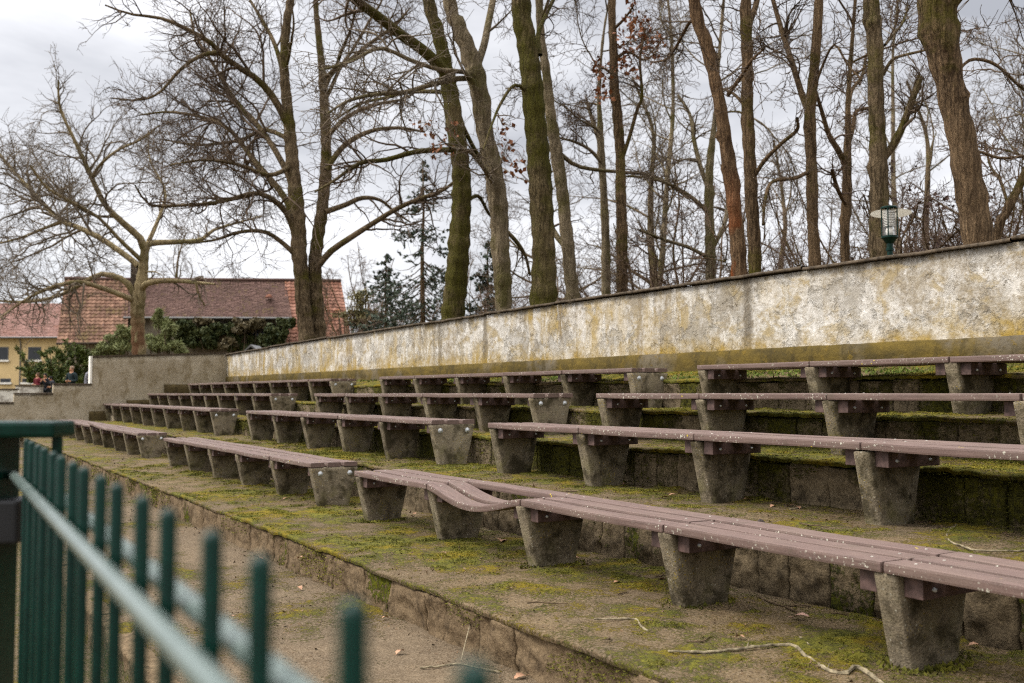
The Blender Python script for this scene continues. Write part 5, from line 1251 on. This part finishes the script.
pc_ = fr(135, 264, ZR-0.5); MB().box((pc_.x-0.2, pc_.y-0.2, pc_.z-1.4), (pc_.x+0.2, pc_.y+0.2, pc_.z), bev=0.02).build('chimney', M_DKWOOD, barn)
ph_ = fr(269, 296, 63.3); MB().lathe([(0, 0.10), (0.10, 0.08), (0.20, 0.0), (0.24, -0.12)], 12).build('roof_hatch', M_TILE_R, barn, ph_+Vector((0, 0, 0.02)), smooth=True)

fr2 = Frame(74); house = thing('yellow_house', 'yellow rendered house with a pinkish red tiled roof at the left', 'house', fr2.P0, fr2.rz)
h0, h1 = fr2(-60, 303, 80), fr2(64, 303.5, 80); e0, e1 = fr2(-62, 337, 74.3), fr2(61.5, 337, 74.3)
roof('roof', h0, h1, e1, e0, 24, 40, 0.012, 0.028, M_TILE_P, house, 4)
bk2 = [Vector((h0.x, 2*h0.y-e0.y, e0.z)), Vector((h1.x, 2*h1.y-e1.y, e1.z))]; slab('rear_roof', [h0, h1, bk2[1], bk2[0]], dn, M_TILE_P, house)
yw = e0.y+0.4; m = MB().box((e0.x+0.4, yw, -0.3), (e1.x-0.3, bk2[0].y-0.4, e0.z+0.12)); m.build('wall', M_YEL, house)
g = MB(); xg = e1.x-0.3; g.add([(xg, yw, e0.z+0.1), (xg, bk2[0].y-0.4, e0.z+0.1), (xg, h0.y, h0.z-0.2)], [(0, 1, 2)]); g.build('gable', M_YEL, house); g = MB(); xg = e0.x+0.4; g.add([(xg, yw, e0.z+0.1), (xg, bk2[0].y-0.4, e0.z+0.1), (xg, h0.y, h0.z-0.2)], [(0, 1, 2)]); g.build('gable', M_YEL, house)
MB().tube([e0+Vector((0, -0.05, -0.04)), e1+Vector((0, -0.05, -0.04))], 0.07, 8).build('gutter', M_ZINC, house, smooth=True)
pd = fr2(20, 337, 74.5); MB().tube([(pd.x, yw-0.3, pd.z), (pd.x, yw-0.08, pd.z-0.5), (pd.x, yw-0.08, -0.3)], 0.05, 8).build('downpipe', M_ZINC, house, smooth=True)
for (xa_, xb_, ya, yb_) in ((-4, 9, 347, 360), (28.5, 41.5, 347, 360), (-44, -31, 347, 360), (-26, -13, 347, 360), (1.5, 12, 378.5, 382.5), (23.5, 35, 378.5, 382.5), (-22, -11, 378.5, 382.5)):
    p0, p1 = fr2(xa_, yb_, 74.7), fr2(xb_, ya, 74.7)
    w_ = MB(); f_ = 0.06
    w_.box((p0.x, yw-0.03, p0.z), (p0.x+f_, yw+0.02, p1.z)); w_.box((p1.x-f_, yw-0.03, p0.z), (p1.x, yw+0.02, p1.z)); w_.box((p0.x+f_, yw-0.03, p1.z-f_), (p1.x-f_, yw+0.02, p1.z)); w_.box((p0.x+f_, yw-0.03, p0.z), (p1.x-f_, yw+0.02, p0.z+f_))
    wo = w_.build('window', M_ZINC, house)
    MB().box((p0.x+f_, yw-0.012, p0.z+f_), (p1.x-f_, yw-0.004, p1.z-f_)).build('pane', M_PANE, wo)
    MB().box((p0.x-0.10, yw-0.14, p0.z-0.14), (p1.x+0.10, yw-0.001, p0.z-0.003), bev=0.01).build('sill', M_WHITE, wo)

# low pale walls beyond the end wall
fr3 = Frame(34)
for lab, xa_, xb_, ya, mat in (('low peeling white wall standing left of the group of people', 14.5, 40, 386.3, M_PEEL), ('lowest peeling white wall at the left edge under the yellow house', -70, 14, 390, M_PEEL)):
    e = thing('low_wall', lab, 'wall', fr3.P0, fr3.rz); p0, p1 = fr3(xa_, 420, 45.0 if xa_ > 0 else 40.0), fr3(xb_, ya, 45.0 if xa_ > 0 else 40.0)
    MB().box((p0.x, p0.y, -0.3), (p1.x, p0.y+0.25, p1.z), bev=0.01).build('wall_face', mat, e); MB().box((p0.x-0.03, p0.y-0.04, p1.z+0.002), (p1.x+0.03, p0.y+0.29, p1.z+0.06), bev=0.01).build('coping', M_COPE, e)
fr4 = Frame(33); e = thing('garden_shed', 'small grey gabled roof peeping over the end wall near the corner', 'shed', fr4.P0, fr4.rz)
a, t, c = fr4(242.5, 352, 33), fr4(250.5, 344.3, 33), fr4(259.5, 352, 33)
g = MB(); g.add([a, t, c, a+Vector((0, 1.2, 0)), t+Vector((0, 1.2, 0)), c+Vector((0, 1.2, 0)), a+Vector((-.02, 0, -.06)), t+Vector((0, 0, -.07)), c+Vector((.02, 0, -.06)), a+Vector((-.02, 1.2, -.06)), t+Vector((0, 1.2, -.07)), c+Vector((.02, 1.2, -.06))],
 [(0,1,4,3),(1,2,5,4),(6,9,10,7),(7,10,11,8),(0,6,7,1),(1,7,8,2),(3,4,10,9),(4,5,11,10),(0,3,9,6),(2,8,11,5)]); g.build('roof', M_ZINC, e)
MB().box((a.x+0.06, a.y+0.06, -0.2), (c.x-0.06, a.y+1.14, a.z-0.02)).build('wall', M_DKWOOD, e)

# ------------------------------------------------------------------ evergreen plants by the barn
def leaf_cloud(cs, n, r):
    cs = np.array(cs); k = r.integers(len(cs), size=n); q = r.normal(size=(n, 3)); q = q/np.linalg.norm(q, axis=1)[:, None]*(r.random(n)**0.45)[:, None]
    return cs[k, :3]+q*cs[k, 3:6]
def bush(name, label, boxes, n, size, mat, seed, long=1.2, cat='bush', stems=10, up=None):
    """boxes: (px, py, Z, rx_px, ry_px, rz_m) lobes"""
    r = np.random.default_rng(seed); lobes = []
    for (px, py, Z, rx, ry, rz_) in boxes:
        p = at(px, py, Z); lobes.append((p.x, p.y, p.z, 0.5*(rx*Z/F_PX+rz_), 0.5*(rx*Z/F_PX+rz_), ry*Z/F_PX))
    lobes = np.array(lobes); sub = []
    for l in lobes:
        for _ in range(14):
            q = r.normal(size=3); q = q/np.linalg.norm(q)*r.random()**0.4; s = r.uniform(0.22, 0.42); sub.append([*(l[:3]+q*l[3:]*0.82), *(l[3:]*s)])
    b = Vector((lobes[:, 0].mean(), lobes[:, 1].mean(), 0.8)); e = thing(name, label, cat, b)
    C = leaf_cloud(sub, n, r)-np.array(b); C = C[C[:, 2] > 0]; quads('foliage', C, size, mat, seed, long, e, up)
    P = np.zeros((stems, 6, 3)); tg = np.array(sub)[r.choice(len(sub), stems), :3]-np.array(b); s = np.linspace(0, 1, 6)[None, :, None]
    st = np.stack([tg[:, 0]*0.5, tg[:, 1]*0.5, 0*tg[:, 0]], 1)[:, None, :]
    P = st+(tg[:, None, :]-st)*s + r.normal(size=P.shape)*0.04; link('stems', np_mesh('stems', *tubes(P, np.linspace(0.04, 0.012, 6)[None]*np.ones((stems, 1)), 5), mats=[M_TWIG]), e); return e
bush('creeper', 'dark evergreen creeper covering the barn wall below the dark red roof', [(205, 338, 62.2, 18, 16, 1.0), (182, 336, 62.2, 16, 18, 1.0), (236, 338, 62.2, 17, 17, 1.0), (196, 326, 62.6, 14, 8, 0.7), (218, 328, 62.5, 14, 9, 0.7), (258, 342, 62.2, 14, 12, 1.0)], 30000, 0.14, M_IVY, 3, 1.1, 'creeper')
bush('creeper', 'dry brown creeper hanging tangled on the right part of the barn wall', [(242, 328, 62.0, 15, 10, 0.9), (228, 345, 61.6, 14, 8, 0.9), (205, 322, 62.3, 18, 4, 0.5), (256, 324, 62.2, 12, 6, 0.7)], 5200, 0.15, M_IVYB, 4, 1.4, 'creeper', 26)
bush('ivy_bush', 'round dark ivy bush at the right end of the barn under the red pantiles', [(278, 330, 61.2, 11, 12, 1.0), (272, 342, 61.0, 11, 9, 1.0), (286, 323, 61.4, 7, 6, 0.8)], 7000, 0.18, M_IVY, 5, 1.0)
bush('bamboo', 'pale green feathery bush right of the plane tree trunk', [(162, 335, 50, 9, 19, 1.0), (176, 346, 50, 9, 10, 1.0), (155, 344, 50, 7, 12, 1.0), (160, 318, 50, 4, 10, 0.5), (170, 330, 50, 6, 12, 0.6)], 10000, 0.040, M_BAMB, 6, 6.0, 'bush', 30, np.array([0, 0, 0.7]))
bush('bamboo', 'pale green feathery bush left of the plane tree trunk', [(118, 345, 49, 12, 12, 1.2), (128, 335, 49, 6, 13, 1.0), (106, 351, 49, 9, 6, 1.0)], 8000, 0.040, M_BAMB, 7, 6.0, 'bush', 24, np.array([0, 0, 0.7]))
bush('shrub', 'loose olive green shrub behind the wall at the right gable of the barn', [(360, 305, 44, 12, 20, 1.4), (352, 320, 44, 12, 12, 1.4), (372, 318, 44, 12, 12, 1.4)], 2600, 0.06, leafmat('olive_buds', (0.075, 0.070, 0.032), (0.15, 0.13, 0.07)), 8, 2.5, 'bush', 60)
# spreading juniper
r = np.random.default_rng(44); p = at(60, 393.5, 50); jb = np.array((p.x, p.y, 0.8)); e = thing('juniper', 'dark green spreading juniper behind the group of people', 'juniper', jb)
tips = [(16, 349), (22, 361), (28, 372), (34, 378), (45, 352), (50, 348), (58, 352), (66, 347), (73, 349), (80, 346), (84, 352), (90, 358), (93, 366), (88, 374), (40, 366), (54, 362), (70, 362), (78, 368), (60, 374), (46, 376), (72, 376), (84, 381), (92, 378), (30, 365), (98, 352), (104, 350)]
P = []; K = 8
for (x, y) in tips:
    t = np.array(at(x, y, 50+r.uniform(-1.6, 1.6)))-jb; s0 = np.array([r.normal(0, .25), r.normal(0, .25), 0.1]); s = np.linspace(0, 1, K)[:, None]
    P.append(s0+(t-s0)*s + np.array([0, 0, 0.30])*np.sin(s*3.14)*-1*0.8)
P = np.array(P); Rr = np.linspace(0.05, 0.012, K)[None]*np.ones((len(P), 1))
a2, b2 = spawn(P, Rr, 260, r, (0.30, 1.0), (38, 12), 0.30, 0.6, 5, 0.15, 0.02, 0.15, 0.9, 0.006)
link('boughs', np_mesh('boughs', *join([tubes(P, Rr, 6), tubes(a2, b2, 4)]), mats=[M_TWIG]), e)
n_ = 30000; i = r.integers(260, size=n_); kk = r.random(n_)*4; k0 = np.minimum(kk.astype(int), 3); f = (kk-k0)[:, None]
quads('foliage', a2[i, k0]*(1-f)+a2[i, k0+1]*f + r.normal(size=(n_, 3))*np.array([0.07, 0.07, 0.045]), 0.050, M_JUNI, 2, 2.6, e)

# ------------------------------------------------------------------ people beyond the end wall
def skin_mesh(name, V, E, R, mat, root=0, lv=2):
    me = bpy.data.meshes.new(name); me.from_pydata([tuple(v) for v in V], E, []); o = bpy.data.objects.new(name, me); COL.objects.link(o)
    md = o.modifiers.new('skin', 'SKIN'); md.use_smooth_shade = True
    for i, rr_ in enumerate(R):
        sv = me.skin_vertices[0].data[i]; sv.radius = rr_ if isinstance(rr_, tuple) else (rr_, rr_); sv.use_root = (i == root)
    sb = o.modifiers.new('sub', 'SUBSURF'); sb.levels = lv; sb.render_levels = lv
    dg = bpy.context.evaluated_depsgraph_get(); m2 = bpy.data.meshes.new_from_object(o.evaluated_get(dg))
    bpy.data.objects.remove(o); m2.name = name; m2.materials.clear(); m2.materials.append(mat)
    m2.polygons.foreach_set('use_smooth', [True]*len(m2.polygons)); return m2
M_SKIN = plain('skin', (0.46, 0.27, 0.19), 0.6, 0.1, 10)
def cloth(name, c): return plain(name, c, 0.9, 0.25, 14)
def person(label, px, Z, H, rz, jacket, trousers, hair, bald=False, arms='clasp', lean=0.0):
    p = at(px, 393.5, Z); e = thing('person', label, 'person', (p.x, p.y, 0.8), rz, 'people beyond the end wall'); s = H/1.75
    # body faces -Y (towards the camera at rz = -YAW)
    def T(v):
        x, y, z = v
        if z > 0.95: y = y - (z-0.95)*math.sin(lean); z = 0.95+(z-0.95)*math.cos(lean)
        return (x*s, y*s, z*s)
    V = [(0,0,0.95),(0,0.01,1.12),(0,0.015,1.30),(0,0.01,1.44),(0,-0.005,1.52),(0,-0.02,1.60),(0,-0.02,1.69),(0,-0.105,1.605),
         (0.10,0,0.90),(0.11,0,0.50),(0.115,0.02,0.08),(0.12,-0.14,0.03),(-0.10,0,0.90),(-0.11,0,0.50),(-0.115,0.02,0.08),(-0.12,-0.14,0.03)]
    E = [(0,1),(1,2),(2,3),(3,4),(4,5),(5,6),(5,7),(0,8),(8,9),(9,10),(10,11),(0,12),(12,13),(13,14),(14,15)]
    R = [(0.14,0.10),(0.13,0.09),(0.155,0.10),(0.10,0.075),0.052,(0.074,0.094),(0.060,0.075),0.013,0.085,0.058,0.042,0.034,0.085,0.058,0.042,0.034]
    AJ = []
    for sg in (1, -1):
        if arms == 'clasp': J = [(sg*0.19,0.0,1.41),(sg*0.26,0.02,1.13),(sg*0.10,-0.22,1.10),(sg*0.045,-0.26,1.11)]
        elif arms == 'face': J = [(sg*0.19,0.0,1.41),(sg*0.25,-0.08,1.15),(sg*0.12,-0.24,1.32),(sg*0.06,-0.24,1.40)]
        else: J = [(sg*0.19,0.0,1.41),(sg*0.25,0.02,1.12),(sg*0.26,-0.05,0.86),(sg*0.26,-0.07,0.77)]
        b = len(V); V += J; E += [(3, b), (b, b+1), (b+1, b+2), (b+2, b+3)]; R += [0.060, 0.045, 0.030, (0.036, 0.020)]
        w = Vector(J[3])-Vector(J[2]); w.normalize(); sd_ = w.cross(Vector((0, 1, 0.3))).normalized(); cu = w.cross(sd_)
        for q in range(5):
            o_ = (q-1.5)*0.019 if q < 4 else -0.045; ln = (0.060, 0.072, 0.068, 0.052, 0.045)[q]
            dv = w if q < 4 else (w*0.6+sd_*-0.8).normalized()
            b2_ = len(V); bp_ = Vector(J[3])+sd_*o_+w*(0.02 if q < 4 else -0.02)
            V += [tuple(bp_), tuple(bp_+dv*ln*0.6), tuple(bp_+dv*ln+cu*0.02)]; E += [(b+3, b2_), (b2_, b2_+1), (b2_+1, b2_+2)]; R += [0.010, 0.009, 0.007]
        AJ.append(J)
    V = [T(v) for v in V]; R = [(a*s, a*s) if not isinstance(a, tuple) else (a[0]*s, a[1]*s) for a in R]
    link('body', skin_mesh('body', V, E, R, M_SKIN), e)
    jv = [(0,0,0.90),(0,0.01,1.12),(0,0.015,1.30),(0,0.01,1.45),(0,-0.002,1.50)]; je = [(0,1),(1,2),(2,3),(3,4)]; jr = [(0.185,0.135),(0.175,0.125),(0.190,0.130),(0.125,0.095),(0.075,0.070)]
    for J in AJ:
        b = len(jv); k_ = Vector(J[1]).lerp(Vector(J[2]), 0.92); jv += [J[0], J[1], tuple(k_)]; je += [(3, b), (b, b+1), (b+1, b+2)]; jr += [0.082, 0.064, 0.050]
    jr = [(a*s, a*s) if not isinstance(a, tuple) else (a[0]*s, a[1]*s) for a in jr]
    link('jacket', skin_mesh('jacket', [T(v) for v in jv], je, jr, jacket), e)
    tv = [(0,0,0.97),(0.10,0,0.88),(0.11,0,0.50),(0.115,0.02,0.10),(-0.10,0,0.88),(-0.11,0,0.50),(-0.115,0.02,0.10)]; te = [(0,1),(1,2),(2,3),(0,4),(4,5),(5,6)]
    tr_ = [(0.165*s,0.125*s)]+[(a*s, a*s) for a in (0.105,0.078,0.066,0.105,0.078,0.066)]
    link('trousers', skin_mesh('trousers', [T(v) for v in tv], te, tr_, trousers), e)
    hc = Vector(T((0, -0.005, 1.645))); m = MB()
    prof = [(0.0, 0.112), (0.055, 0.102), (0.085, 0.065), (0.096, 0.015), (0.092, -0.05 if not bald else 0.0), (0.075, -0.09 if not bald else -0.02)]
    m.lathe([(a*s, z*s) for a, z in prof], 18, Matrix.Translation(hc+Vector((0, 0.022*s, 0.012*s)))); link('hair', m.mesh('hair', hair, True), e)
    for sg in (1, -1):
        m = MB(); c_ = Matrix.Translation(Vector(T((sg*0.032, -0.104, 1.632)))); m.lathe([(0, -0.009*s), (0.007*s, -0.006*s), (0.010*s, 0), (0.007*s, 0.006*s), (0, 0.009*s)], 10, c_); link('eye', m.mesh('eye', M_BLACK, True), e)
    m = MB().box(tuple(Vector(T((-0.022, -0.112, 1.566)))), tuple(Vector(T((0.022, -0.098, 1.574))))); link('mouth', m.mesh('mouth', cloth('lips', (0.28, 0.11, 0.09))), e)
    for sg in (1, -1):
        m = MB(); m.lathe([(0, -0.03*s), (0.012*s, -0.018*s), (0.014*s, 0.01*s), (0, 0.03*s)], 8, Matrix.Translation(Vector(T((sg*0.084, -0.01, 1.605))))); link('ear', m.mesh('ear', M_SKIN, True), e)
    sh = MB()
    for sg in (1, -1): sh.box((sg*0.12*s-0.05*s, -0.21*s, 0.0), (sg*0.12*s+0.05*s, 0.07*s, 0.085*s), bev=0.02)
    sh.build('shoes', M_BLACK, e)
    return e
BLK, DK = cloth('black_cloth', (0.012, 0.013, 0.016)), cloth('dark_cloth', (0.020, 0.020, 0.025))
H_BLK, H_GREY, H_BLOND, H_BR = cloth('black_hair', (0.010, 0.009, 0.009)), cloth('grey_hair', (0.24, 0.18, 0.14)), cloth('blond_hair', (0.42, 0.28, 0.10)), cloth('brown_hair', (0.07, 0.045, 0.03))
f0 = -YAW-0.45
person('person in a maroon jacket and black trousers with hands clasped, leftmost of the group', 37.2, 47, 1.53, f0, cloth('maroon_cloth', (0.085, 0.014, 0.018)), BLK, H_BR, arms='clasp')
person('black haired person in a black jacket holding something in front of the chest', 46.0, 46.5, 1.50, f0+0.3, BLK, BLK, H_BLK, arms='face', lean=0.15)
person('stooping person in dark clothes with forearms over the wall edge', 54.5, 45, 1.36, f0-0.4, DK, BLK, H_BLK, arms='clasp', lean=0.35)
person('blond person in a white top standing behind the stooping one', 61.0, 52, 1.60, f0, cloth('white_cloth', (0.62, 0.62, 0.62)), DK, H_BLOND, arms='down')
person('balding man in an open black jacket with hands clasped', 71.3, 41, 1.68, f0+0.15, cloth('dark_teal_cloth', (0.014, 0.022, 0.024)), BLK, H_GREY, bald=True, arms='clasp')
person('person in a grey coat half hidden behind the white wall end', 91.6, 41, 1.72, f0+1.2, cloth('grey_cloth', (0.20, 0.20, 0.23)), BLK, H_GREY, arms='down')
